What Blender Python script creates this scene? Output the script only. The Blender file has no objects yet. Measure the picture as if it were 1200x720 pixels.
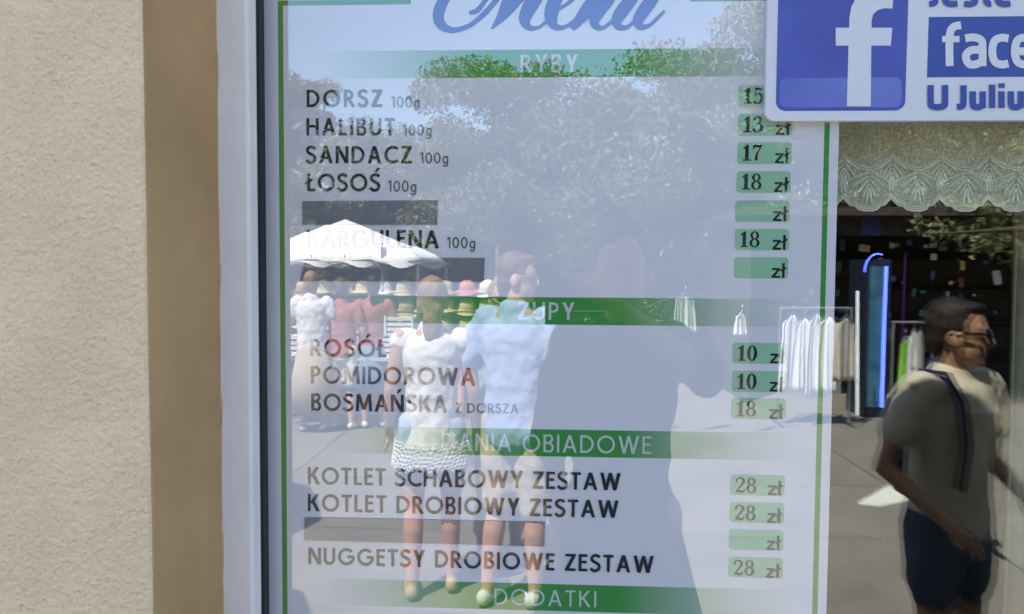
import bpy, math, random
import numpy as np
from mathutils import Vector, Matrix
random.seed(7)
R = math.radians
S = bpy.context.scene
COL = S.collection

# ------------------------------------------------------------------ camera
YAW, PITCH, ROLL, F = R(2.7), R(2.7), R(0.36), 900.0
CP = Vector((0, -1.0, 1.65))
fw = Vector((-math.sin(YAW)*math.cos(PITCH), math.cos(YAW)*math.cos(PITCH), -math.sin(PITCH)))
r0 = Vector((math.cos(YAW), math.sin(YAW), 0)); u0 = r0.cross(fw)
rt = math.cos(ROLL)*r0+math.sin(ROLL)*u0; up = -math.sin(ROLL)*r0+math.cos(ROLL)*u0
cd = bpy.data.cameras.new('camera'); cam = bpy.data.objects.new('camera', cd); COL.objects.link(cam)
cam.matrix_world = Matrix((( rt.x, up.x, -fw.x, CP.x), (rt.y, up.y, -fw.y, CP.y), (rt.z, up.z, -fw.z, CP.z), (0, 0, 0, 1)))
cd.sensor_width = 36; cd.lens = F/1200*36; cd.clip_start = .02; cd.clip_end = 2000
S.camera = cam

# ------------------------------------------------------------------ light
SUN_AZ, SUN_EL = R(-38), R(57)        # azimuth from +y towards +x
w = bpy.data.worlds.new('World'); S.world = w; w.use_nodes = True
nt = w.node_tree; bg = nt.nodes['Background']
sky = nt.nodes.new('ShaderNodeTexSky'); sky.sky_type = 'NISHITA'; sky.sun_disc = False
sky.sun_elevation = SUN_EL; sky.sun_rotation = SUN_AZ; sky.air_density = 1.0; sky.dust_density = .6; sky.ozone_density = 1.2
nt.links.new(sky.outputs[0], bg.inputs[0]); bg.inputs[1].default_value = .12
sd = Vector((math.sin(SUN_AZ)*math.cos(SUN_EL), math.cos(SUN_AZ)*math.cos(SUN_EL), math.sin(SUN_EL)))
sl = bpy.data.lights.new('sun', 'SUN'); sl.energy = 4.4; sl.angle = R(.5); sl.color = (1, .93, .82)
so = bpy.data.objects.new('sun', sl); COL.objects.link(so); so.rotation_euler = sd.to_track_quat('Z', 'Y').to_euler()
S.view_settings.view_transform = 'Standard'; S.view_settings.look = 'None'
S.view_settings.exposure = 2.2; S.view_settings.gamma = 1
S.render.engine = 'CYCLES'
S.cycles.max_bounces = 10; S.cycles.transparent_max_bounces = 16

def at(px, py, y=0.0):
    """point of the plane at depth y seen at a pixel of the 1200x720 photograph"""
    d = (px-600)/F*rt-(py-360)/F*up+fw
    return CP+d*((y-CP.y)/d.y)
def mir(px, py, d):
    """place in the street, d metres from the glass, whose mirror image is seen at that pixel"""
    p = at(px, py, d); return Vector((p.x, -d, p.z))

# ------------------------------------------------------------------ materials
MATS = {}
def mat(name, col, rough=.7, spec=.5, noise=0.0, nscale=40, bump=0.0, bscale=200, metal=0.0, ior=None, col2=None, emit=None):
    if name in MATS: return MATS[name]
    m = bpy.data.materials.new(name); m.use_nodes = True; n = m.node_tree; b = n.nodes['Principled BSDF']
    c = (*col, 1)
    b.inputs['Base Color'].default_value = c; b.inputs['Roughness'].default_value = rough
    b.inputs['Specular IOR Level'].default_value = spec; b.inputs['Metallic'].default_value = metal
    if ior: b.inputs['IOR'].default_value = ior
    tc = n.nodes.new('ShaderNodeTexCoord')
    if noise or col2:
        t = n.nodes.new('ShaderNodeTexNoise'); t.inputs['Scale'].default_value = nscale; t.inputs['Detail'].default_value = 5
        n.links.new(tc.outputs['Object'], t.inputs['Vector'])
        mx = n.nodes.new('ShaderNodeMix'); mx.data_type = 'RGBA'
        rp = n.nodes.new('ShaderNodeMapRange'); rp.inputs[1].default_value = .3; rp.inputs[2].default_value = .7
        n.links.new(t.outputs[0], rp.inputs[0]); n.links.new(rp.outputs[0], mx.inputs[0])
        k = noise
        mx.inputs[6].default_value = c if col2 else (*[min(1, v*(1+k)) for v in col], 1)
        mx.inputs[7].default_value = (*col2, 1) if col2 else (*[v*(1-k) for v in col], 1)
        n.links.new(mx.outputs[2], b.inputs['Base Color'])
    if bump:
        t = n.nodes.new('ShaderNodeTexNoise'); t.inputs['Scale'].default_value = bscale; t.inputs['Detail'].default_value = 4
        n.links.new(tc.outputs['Object'], t.inputs['Vector'])
        bp = n.nodes.new('ShaderNodeBump'); bp.inputs['Strength'].default_value = bump; bp.inputs['Distance'].default_value = .002
        n.links.new(t.outputs[0], bp.inputs['Height']); n.links.new(bp.outputs[0], b.inputs['Normal'])
    if emit:
        b.inputs['Emission Color'].default_value = (*emit[:3], 1); b.inputs['Emission Strength'].default_value = emit[3]
    MATS[name] = m; return m

GLOSS = .15
def laminated(name, col, fade=None, noise=.02):
    """print under a glossy laminate: matt ink seen through a mirror-smooth clear layer.
       fade = (x0, x1, x2, x3, col_end): ink runs out towards both ends of a printed band"""
    if name in MATS: return MATS[name]
    m = bpy.data.materials.new(name); m.use_nodes = True; n = m.node_tree; n.nodes.clear(); L = n.links.new
    out = n.nodes.new('ShaderNodeOutputMaterial'); d = n.nodes.new('ShaderNodeBsdfDiffuse'); g = n.nodes.new('ShaderNodeBsdfGlossy')
    g.inputs['Roughness'].default_value = 0.0; g.inputs['Color'].default_value = (1, 1, 1, 1)
    tc = n.nodes.new('ShaderNodeTexCoord')
    t = n.nodes.new('ShaderNodeTexNoise'); t.inputs['Scale'].default_value = 9; t.inputs['Detail'].default_value = 3
    L(tc.outputs['Object'], t.inputs['Vector'])
    mx = n.nodes.new('ShaderNodeMix'); mx.data_type = 'RGBA'; L(t.outputs[0], mx.inputs[0])
    mx.inputs[6].default_value = (*[v*(1+noise) for v in col], 1); mx.inputs[7].default_value = (*[v*(1-noise) for v in col], 1)
    cur = mx.outputs[2]
    if fade:
        sx = n.nodes.new('ShaderNodeSeparateXYZ'); L(tc.outputs['Object'], sx.inputs[0])
        cr = n.nodes.new('ShaderNodeMapRange'); cr.inputs[1].default_value = fade[0]; cr.inputs[2].default_value = fade[1]
        cr2 = n.nodes.new('ShaderNodeMapRange'); cr2.inputs[1].default_value = fade[3]; cr2.inputs[2].default_value = fade[2]
        L(sx.outputs[0], cr.inputs[0]); L(sx.outputs[0], cr2.inputs[0])
        mu = n.nodes.new('ShaderNodeMath'); mu.operation = 'MULTIPLY'; L(cr.outputs[0], mu.inputs[0]); L(cr2.outputs[0], mu.inputs[1])
        m2 = n.nodes.new('ShaderNodeMix'); m2.data_type = 'RGBA'; L(mu.outputs[0], m2.inputs[0])
        m2.inputs[6].default_value = (*fade[4], 1); L(cur, m2.inputs[7]); cur = m2.outputs[2]
    L(cur, d.inputs['Color'])
    # the film lies not quite flat
    t2 = n.nodes.new('ShaderNodeTexNoise'); t2.inputs['Scale'].default_value = 5; t2.inputs['Detail'].default_value = 1
    L(tc.outputs['Object'], t2.inputs['Vector'])
    bp = n.nodes.new('ShaderNodeBump'); bp.inputs['Strength'].default_value = .02; bp.inputs['Distance'].default_value = .01
    L(t2.outputs[0], bp.inputs['Height']); L(bp.outputs[0], g.inputs['Normal'])
    fr = n.nodes.new('ShaderNodeLayerWeight'); fr.inputs['Blend'].default_value = .12
    mr = n.nodes.new('ShaderNodeMapRange'); mr.inputs[1].default_value = 0; mr.inputs[2].default_value = 1
    mr.inputs[3].default_value = GLOSS; mr.inputs[4].default_value = 1
    L(fr.outputs['Facing'], mr.inputs[0])
    pw = n.nodes.new('ShaderNodeMath'); pw.operation = 'POWER'; pw.inputs[1].default_value = 3; L(fr.outputs['Facing'], pw.inputs[0]); L(pw.outputs[0], mr.inputs[0])
    ms = n.nodes.new('ShaderNodeMixShader'); L(mr.outputs[0], ms.inputs[0]); L(d.outputs[0], ms.inputs[1]); L(g.outputs[0], ms.inputs[2])
    L(ms.outputs[0], out.inputs[0]); MATS[name] = m; return m

def glass(name, refl, tint=(1, 1, 1), wob=.012):
    m = bpy.data.materials.new(name); m.use_nodes = True; n = m.node_tree; n.nodes.clear(); L = n.links.new
    out = n.nodes.new('ShaderNodeOutputMaterial'); d = n.nodes.new('ShaderNodeBsdfTransparent'); g = n.nodes.new('ShaderNodeBsdfGlossy')
    d.inputs[0].default_value = (*tint, 1); g.inputs['Roughness'].default_value = 0; g.inputs['Color'].default_value = (1, 1, 1, 1)
    tc = n.nodes.new('ShaderNodeTexCoord'); t2 = n.nodes.new('ShaderNodeTexNoise'); t2.inputs['Scale'].default_value = 4; t2.inputs['Detail'].default_value = 1
    L(tc.outputs['Object'], t2.inputs['Vector'])
    bp = n.nodes.new('ShaderNodeBump'); bp.inputs['Strength'].default_value = wob; bp.inputs['Distance'].default_value = .01
    L(t2.outputs[0], bp.inputs['Height']); L(bp.outputs[0], g.inputs['Normal'])
    fr = n.nodes.new('ShaderNodeLayerWeight'); pw = n.nodes.new('ShaderNodeMath'); pw.operation = 'POWER'; pw.inputs[1].default_value = 4
    L(fr.outputs['Facing'], pw.inputs[0])
    mr = n.nodes.new('ShaderNodeMapRange'); mr.inputs[3].default_value = refl; mr.inputs[4].default_value = 1; L(pw.outputs[0], mr.inputs[0])
    ms = n.nodes.new('ShaderNodeMixShader'); L(mr.outputs[0], ms.inputs[0]); L(d.outputs[0], ms.inputs[1]); L(g.outputs[0], ms.inputs[2])
    L(ms.outputs[0], out.inputs[0]); MATS[name] = m; return m

# ------------------------------------------------------------------ mesh helpers
def tag(o, label=None, cat=None, group=None, kind=None):
    if label: o['label'] = label
    if cat: o['category'] = cat
    if group: o['group'] = group
    if kind: o['kind'] = kind
    return o
def thing(name, label, cat, loc=(0, 0, 0), rz=0, group=None):
    o = bpy.data.objects.new(name, None); COL.objects.link(o); o.location = loc; o.rotation_euler = (0, 0, rz)
    return tag(o, label, cat, group)
def link(name, me, m, parent=None, loc=None):
    o = bpy.data.objects.new(name, me); COL.objects.link(o)
    if m and not me.materials: me.materials.append(m)
    if parent: o.parent = parent
    if loc: o.location = loc
    return o
def copy_tree(o, parent=None):
    c = o.copy(); COL.objects.link(c); c.parent = parent
    for ch in list(o.children): copy_tree(ch, c)
    return c
class MB:
    def __init__(s): s.v = []; s.f = []
    def add(s, v, f):
        b = len(s.v); s.v += [tuple(p) for p in v]; s.f += [tuple(b+i for i in q) for q in f]; return s
    def box(s, x0, x1, y0, y1, z0, z1):
        v = [(x, y, z) for z in (z0, z1) for y in (y0, y1) for x in (x0, x1)]
        return s.add(v, [(0, 2, 3, 1), (4, 5, 7, 6), (0, 1, 5, 4), (2, 6, 7, 3), (0, 4, 6, 2), (1, 3, 7, 5)])
    def tube(s, pts, rad, n=12, cap=True, flat=None):
        """pts with radii (r or (ra, rb)); rounded ends"""
        P = [Vector(p) for p in pts]; rr = [(r, r) if not isinstance(r, tuple) else r for r in rad]
        if cap:
            a = (P[0]-P[1]).normalized(); b = (P[-1]-P[-2]).normalized()
            c0 = [(P[0]+a*min(rr[0])*t, (rr[0][0]*k, rr[0][1]*k)) for t, k in ((.95, .25), (.75, .65), (.4, .92))]
            c1 = [(P[-1]+b*min(rr[-1])*t, (rr[-1][0]*k, rr[-1][1]*k)) for t, k in ((.4, .92), (.75, .65), (.95, .25))]
            P = [c[0] for c in c0]+P+[c[0] for c in c1]; rr = [c[1] for c in c0]+rr+[c[1] for c in c1]
        v = []; f = []; ref = None
        for i, p in enumerate(P):
            d = (P[min(i+1, len(P)-1)]-P[max(i-1, 0)]).normalized()
            if ref is None:
                ref = Vector((1, 0, 0)) if abs(d.x) < .8 else Vector((0, 1, 0))
            e1 = (ref-d*ref.dot(d)).normalized(); ref = e1; e2 = d.cross(e1)
            for k in range(n):
                t = 2*math.pi*k/n; v.append(p+e1*math.cos(t)*rr[i][0]+e2*math.sin(t)*rr[i][1])
        for i in range(len(P)-1):
            for k in range(n):
                f.append((i*n+k, i*n+(k+1) % n, (i+1)*n+(k+1) % n, (i+1)*n+k))
        f.append(tuple(range(n))[::-1]); f.append(tuple((len(P)-1)*n+k for k in range(n)))
        return s.add(v, f)
    def ell(s, c, r, n=14, m=9, rot=None):
        v = [(0, 0, -1)]; f = []
        for i in range(1, m):
            a = -math.pi/2+math.pi*i/m
            for k in range(n):
                t = 2*math.pi*k/n; v.append((math.cos(a)*math.cos(t), math.cos(a)*math.sin(t), math.sin(a)))
        v.append((0, 0, 1))
        for k in range(n):
            f.append((0, 1+(k+1) % n, 1+k)); f.append((len(v)-1, 1+(m-2)*n+k, 1+(m-2)*n+(k+1) % n))
        for i in range(m-2):
            for k in range(n):
                f.append((1+i*n+k, 1+i*n+(k+1) % n, 1+(i+1)*n+(k+1) % n, 1+(i+1)*n+k))
        M = rot or Matrix.Identity(3)
        return s.add([Vector(c)+M@Vector((p[0]*r[0], p[1]*r[1], p[2]*r[2])) for p in v], f)
    def prism(s, poly, y0, y1):
        """outline of (x, z) points given thickness from y0 (front) to y1 (back)"""
        n = len(poly)
        ar = sum(poly[i][0]*poly[(i+1) % n][1]-poly[(i+1) % n][0]*poly[i][1] for i in range(n))
        if ar < 0: poly = poly[::-1]
        v = [(p[0], y0, p[1]) for p in poly]+[(p[0], y1, p[1]) for p in poly]
        f = [tuple(range(n)), tuple(range(2*n-1, n-1, -1))]+[(i, n+i, n+(i+1) % n, (i+1) % n) for i in range(n)]
        return s.add(v, f)
    def mesh(s, name, smooth=False):
        me = bpy.data.meshes.new(name); me.from_pydata(s.v, [], s.f)
        if smooth: me.polygons.foreach_set('use_smooth', [True]*len(me.polygons))
        me.update(); return me
    def build(s, name, m, parent=None, smooth=False, loc=None, remesh=None, fold=0):
        o = link(name, s.mesh(name, smooth), m, parent, loc)
        if remesh:
            md = o.modifiers.new('fuse', 'REMESH'); md.mode = 'VOXEL'; md.voxel_size = remesh; md.use_smooth_shade = True
            sm = o.modifiers.new('soften', 'SMOOTH'); sm.factor = .5; sm.iterations = 3
        if fold:
            tx = bpy.data.textures.get('folds %g' % fold) or bpy.data.textures.new('folds %g' % fold, 'CLOUDS'); tx.noise_scale = .05 if fold < 0 else .11; tx.noise_depth = 2
            dm = o.modifiers.new('folds', 'DISPLACE'); dm.texture = tx; dm.strength = abs(fold); dm.mid_level = .5
        return o
def bevel(o, wd=.004, seg=2):
    b = o.modifiers.new('bevel', 'BEVEL'); b.width = wd; b.segments = seg; b.limit_method = 'ANGLE'; return o
def structure(o): o['kind'] = 'structure'; return o

# ================================================================== STRUCTURE
GY = 0.0                                   # outer face of the glass
WY = -.225                                 # outer face of the wall
FY = -.05                                  # outer face of the window frame
JX = at(258, 300, FY).x-.002               # left reveal
JR = 1.02                                  # right reveal
SILL, HEAD = .92, 2.45

def vnoise(shape, cell, seed):
    rg = np.random.RandomState(seed); a, b = shape
    ga, gb = int(a/cell)+3, int(b/cell)+3
    g = rg.rand(ga, gb)
    ia, ib = np.arange(a)/cell, np.arange(b)/cell
    i0, j0 = ia.astype(int), ib.astype(int); u, v = ia-i0, ib-j0
    u = u*u*(3-2*u); v = v*v*(3-2*v); u = u[:, None]; v = v[None, :]
    g00 = g[np.ix_(i0, j0)]; g10 = g[np.ix_(i0+1, j0)]; g01 = g[np.ix_(i0, j0+1)]; g11 = g[np.ix_(i0+1, j0+1)]
    return g00*(1-u)*(1-v)+g10*u*(1-v)+g01*(1-u)*v+g11*u*v

def stucco_patch(parent, m):
    st = .0015
    x_left, z0, z1 = -.80, 1.02, 2.22
    prof = []; nrm = []; rough = []
    rc = .006
    x = x_left
    while x < JX-rc: prof.append((x, WY)); nrm.append((0, -1)); rough.append(1.0); x += st
    for k in range(7):
        a = math.pi/2*k/6; prof.append((JX-rc+rc*math.sin(a), WY+rc-rc*math.cos(a))); nrm.append((math.sin(a), -math.cos(a))); rough.append(1-.75*k/6)
    y = WY+rc
    while y < 0.02: y += st*1.3; prof.append((JX, y)); nrm.append((1, 0)); rough.append(.25)
    ns = len(prof); nz = int((z1-z0)/st)
    sh = (nz, ns)
    h = vnoise(sh, 60, 1)*.6+vnoise(sh, 4.6, 2)*.7+vnoise(sh, 2.3, 3)*1.0+vnoise(sh, 1.35, 5)*1.2
    pit = vnoise(sh, 3.6, 9); pit2 = vnoise(sh, 9, 10); h -= np.clip(pit-.74, 0, 1)*3.2*(.3+pit2)
    h = (h-1.7)*1.35
    P = np.array(prof); N = np.array(nrm); A = np.array(rough)
    amp = .0011*A[None, :]*h
    zz = (z0+np.arange(nz)*st)[:, None]
    V = np.empty((nz, ns, 3))
    wav = .0022*(vnoise(sh, 90, 21)-.5)
    V[:, :, 0] = P[None, :, 0]+N[None, :, 0]*(amp+wav); V[:, :, 1] = P[None, :, 1]+N[None, :, 1]*amp; V[:, :, 2] = zz
    idx = np.arange(nz*ns).reshape(nz, ns)
    q = np.stack([idx[:-1, :-1], idx[:-1, 1:], idx[1:, 1:], idx[1:, :-1]], -1).reshape(-1, 4)
    me = bpy.data.meshes.new('stucco_render'); me.vertices.add(nz*ns); me.vertices.foreach_set('co', V.reshape(-1))
    me.loops.add(q.size); me.loops.foreach_set('vertex_index', q.reshape(-1).astype(np.int32))
    me.polygons.add(len(q)); me.polygons.foreach_set('loop_start', np.arange(0, q.size, 4, dtype=np.int32))
    me.polygons.foreach_set('use_smooth', np.ones(len(q), bool)); me.update(calc_edges=True)
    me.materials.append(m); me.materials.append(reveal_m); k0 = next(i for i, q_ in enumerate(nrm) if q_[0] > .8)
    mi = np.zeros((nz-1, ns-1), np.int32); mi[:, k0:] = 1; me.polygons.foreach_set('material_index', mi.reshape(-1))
    o = link('stucco_render', me, None, parent); return o

stucco = mat('cream stucco', (.78, .60, .40), .95, .15, col2=(.70, .525, .34), nscale=9, bump=1.0, bscale=420)
reveal_m = mat('smooth reveal with shade tone', (.51, .32, .155), .9, .15, col2=(.40, .25, .125), nscale=7, bump=.3, bscale=500)  # shade of the reveal worked into a browner, darker colour than the stucco
wall_t = thing('restaurant_wall', 'cream rough stucco wall with a deep smooth window reveal on its right side', 'wall', (0, 0, 0))
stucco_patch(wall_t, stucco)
BACK = WY+.004
TOP = 3.50
wb = MB()
wb.box(-9, -.80, BACK, .14, 0, TOP)
wb.box(-.80, JX-.006, BACK+.004, .14, 0, 1.022); wb.box(-.80, JX-.006, BACK+.004, .14, 2.218, TOP)
wb.box(-.80, JX-.006, WY+.02, .14, 1.022, 2.218)
wb.box(JX-.006, JR, BACK+.004, .14, 0, SILL); wb.box(JX-.006, JR, BACK+.004, .14, HEAD, TOP)
wb.box(JR, 9, BACK+.004, .14, 0, TOP)
wb.build('wall_body', stucco, wall_t)
plinth = mat('grey plinth', (.22, .20, .18), .9, .2, .1, 12, .3, 300)
MB().box(-9, 9, WY-.02, WY+.002, 0, .38).build('plinth', plinth, wall_t)
# pitched roof with a broad dormer, over the wall
roof_m = mat('roof tiles', (.22, .09, .06), .8, .2, .2, 8)
roof_t = thing('roof', 'dark red tiled roof above the stucco wall, out of the frame', 'roof')
rb = MB(); rb.add([(-9.4, -.32, TOP-.02), (9.4, -.32, TOP-.02), (9.4, 3.6, TOP+1.6), (-9.4, 3.6, TOP+1.6), (-9.4, -.32, TOP+.1), (9.4, -.32, TOP+.1), (9.4, 3.6, TOP+1.72), (-9.4, 3.6, TOP+1.72)],
   [(0, 3, 2, 1), (4, 5, 6, 7), (0, 1, 5, 4), (1, 2, 6, 5), (2, 3, 7, 6), (3, 0, 4, 7)]); rb.build('roof_slope', roof_m, roof_t)

# window frame -----------------------------------------------------------
pvc = mat('white window plastic', (.76, .715, .70), .6, .3, .05, 9, .05, 60)
pvc_d = mat('grey sealant', (.42, .36, .27), .7, .2)
rubber = mat('black rubber gasket', (.012, .013, .02), .5, .3)
win = thing('shop_window', 'large shop window in a white plastic frame with black rubber gasket', 'window')
xa = JX-.004; xb = at(293, 300, FY).x; xc = at(300, 300, -.035).x
def frame_profile(pts, z0, z1, name, m):
    b = MB(); n = len(pts); v = [(p[0], p[1], z0) for p in pts]+[(p[0], p[1], z1) for p in pts]
    f = [(i, (i+1) % n, n+(i+1) % n, n+i) for i in range(n)]+[tuple(range(n))[::-1], tuple(range(n, 2*n))]
    b.add(v, f); return b.build(name, m, win)
frame_profile([(xa, .06), (xa, FY), (xb-.004, FY), (xb-.001, FY+.0012), (xb, FY+.003), (xc-.001, -.034), (xc, -.03), (xc, .06)], SILL+.06, HEAD-.06, 'frame_side', pvc)
xg = at(311.5, 300, -.001).x
frame_profile([(xc+.0005, .05), (xc+.0005, -.028), (xc+.004, -.0285), (xg-.004, -.010), (xg, -.004), (xg, .05)], SILL+.06, HEAD-.06, 'gasket', rubber)
o = MB().box(JR-.08, JR+.004, FY, .06, SILL+.06, HEAD-.06).build('frame_side', pvc, win); bevel(o)
o = MB().box(xa, JR+.004, FY, .06, SILL-.004, SILL+.058).build('frame_rail', pvc, win); bevel(o)
o = MB().box(xa, JR+.004, FY, .06, HEAD-.058, HEAD+.004).build('frame_rail', pvc, win); bevel(o)
# wavy bead of ochre filler where the reveal meets the frame
fb = MB(); pts = []; rg = random.Random(3)
zs = [1.0+.012*i for i in range(100)]
wv = [0.0006+.0013*math.sin(z*31)+.0010*math.sin(z*73+1)+rg.uniform(-.0005, .0005) for z in zs]
v = []; f = []
for z, a in zip(zs, wv):
    v += [(JX-.001, FY-.0006, z), (JX+max(.0008, a), FY-.0018, z), (JX+max(.0008, a)+.0007, FY+.0005, z)]
for i in range(len(zs)-1):
    for k in range(2): f.append((3*i+k, 3*i+k+1, 3*i+k+4, 3*i+k+3))
MB().add(v, f).build('filler_bead', mat('ochre filler', (.52, .37, .19), .8, .2, .2, 30), win, smooth=True)
g1 = glass('outer pane glass', .045, (.97, .985, .98)); g2 = glass('inner pane glass', .045, (.95, .975, .965), .02)
o = MB().box(xg-.003, JR-.07, GY, GY+.004, SILL+.05, HEAD-.05).build('outer_pane', g1, win)
o = MB().box(xg-.003, JR-.07, GY+.020, GY+.024, SILL+.05, HEAD-.05).build('inner_pane', g2, win)
sill_m = mat('window ledge', (.5, .5, .5), .4, .4, .05)
bevel(MB().box(JX-.02, JR+.02, WY-.04, FY-.002, SILL-.03, SILL-.004).build('ledge', sill_m, win))

# ================================================================== LETTERING ENGINE
class Ink:
    """flat printed shapes, each stroke a hair in front of the one before"""
    def __init__(s, y, sheet=.00004): s.mb = MB(); s.y = y; s.k = 0; s.sheet = sheet; s.T = lambda x, z: (x, z)
    def _y(s): s.k += 1; return s.y-s.k*s.sheet*.25
    def poly(s, pts):
        y = s._y(); q = [s.T(*p) for p in pts]; n = len(q)
        ar = sum(q[i][0]*q[(i+1) % n][1]-q[(i+1) % n][0]*q[i][1] for i in range(n))
        if ar < 0: q = q[::-1]
        s.mb.add([(p[0], y, p[1]) for p in q], [tuple(range(n))])
    def strip(s, L, Rr, closed=False):
        y = s._y(); a = [s.T(*p) for p in L]; b = [s.T(*p) for p in Rr]; n = len(a); g_ = 0 if closed else 2.5e-6
        v = [(p[0], y-i*g_, p[1]) for i, p in enumerate(a)]+[(p[0], y-i*g_, p[1]) for i, p in enumerate(b)]; s.k += n//8
        f = []
        for i in range(n if closed else n-1):
            j = (i+1) % n; f.append((i, j, n+j, n+i))
        s.mb.add(v, f)
    def arc(s, cx, cz, rx, rz, a0, a1, t, n=28, tx=None):
        """ring band: outer radii rx, rz; thickness t (tx at the sides)"""
        tx = t if tx is None else tx
        A = [R(a0+(a1-a0)*i/n) for i in range(n+1)]
        s.strip([(cx+rx*math.cos(a), cz+rz*math.sin(a)) for a in A], [(cx+(rx-tx)*math.cos(a), cz+(rz-t)*math.sin(a)) for a in A])
    def pen(s, pts, sub=8):
        """brush stroke through (x, z, halfwidth) points"""
        P = [Vector(p) for p in pts]; Q = []
        for i in range(len(P)-1):
            p0 = P[max(i-1, 0)]; p1 = P[i]; p2 = P[i+1]; p3 = P[min(i+2, len(P)-1)]
            for k in range(sub):
                t = k/sub; Q.append(.5*((2*p1)+(p2-p0)*t+(2*p0-5*p1+4*p2-p3)*t*t+(3*p1-p0-3*p2+p3)*t**3))
        Q.append(P[-1]); L = []; Rr = []
        for i, q in enumerate(Q):
            d = Q[min(i+1, len(Q)-1)]-Q[max(i-1, 0)]; l = math.hypot(d.x, d.y) or 1
            nx, nz = -d.y/l*max(q.z, .001), d.x/l*max(q.z, .001)
            L.append((q.x+nx, q.y+nz)); Rr.append((q.x-nx, q.y-nz))
        s.strip(L, Rr)
    def build(s, name, m, parent): return s.mb.build(name, m, parent)

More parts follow.
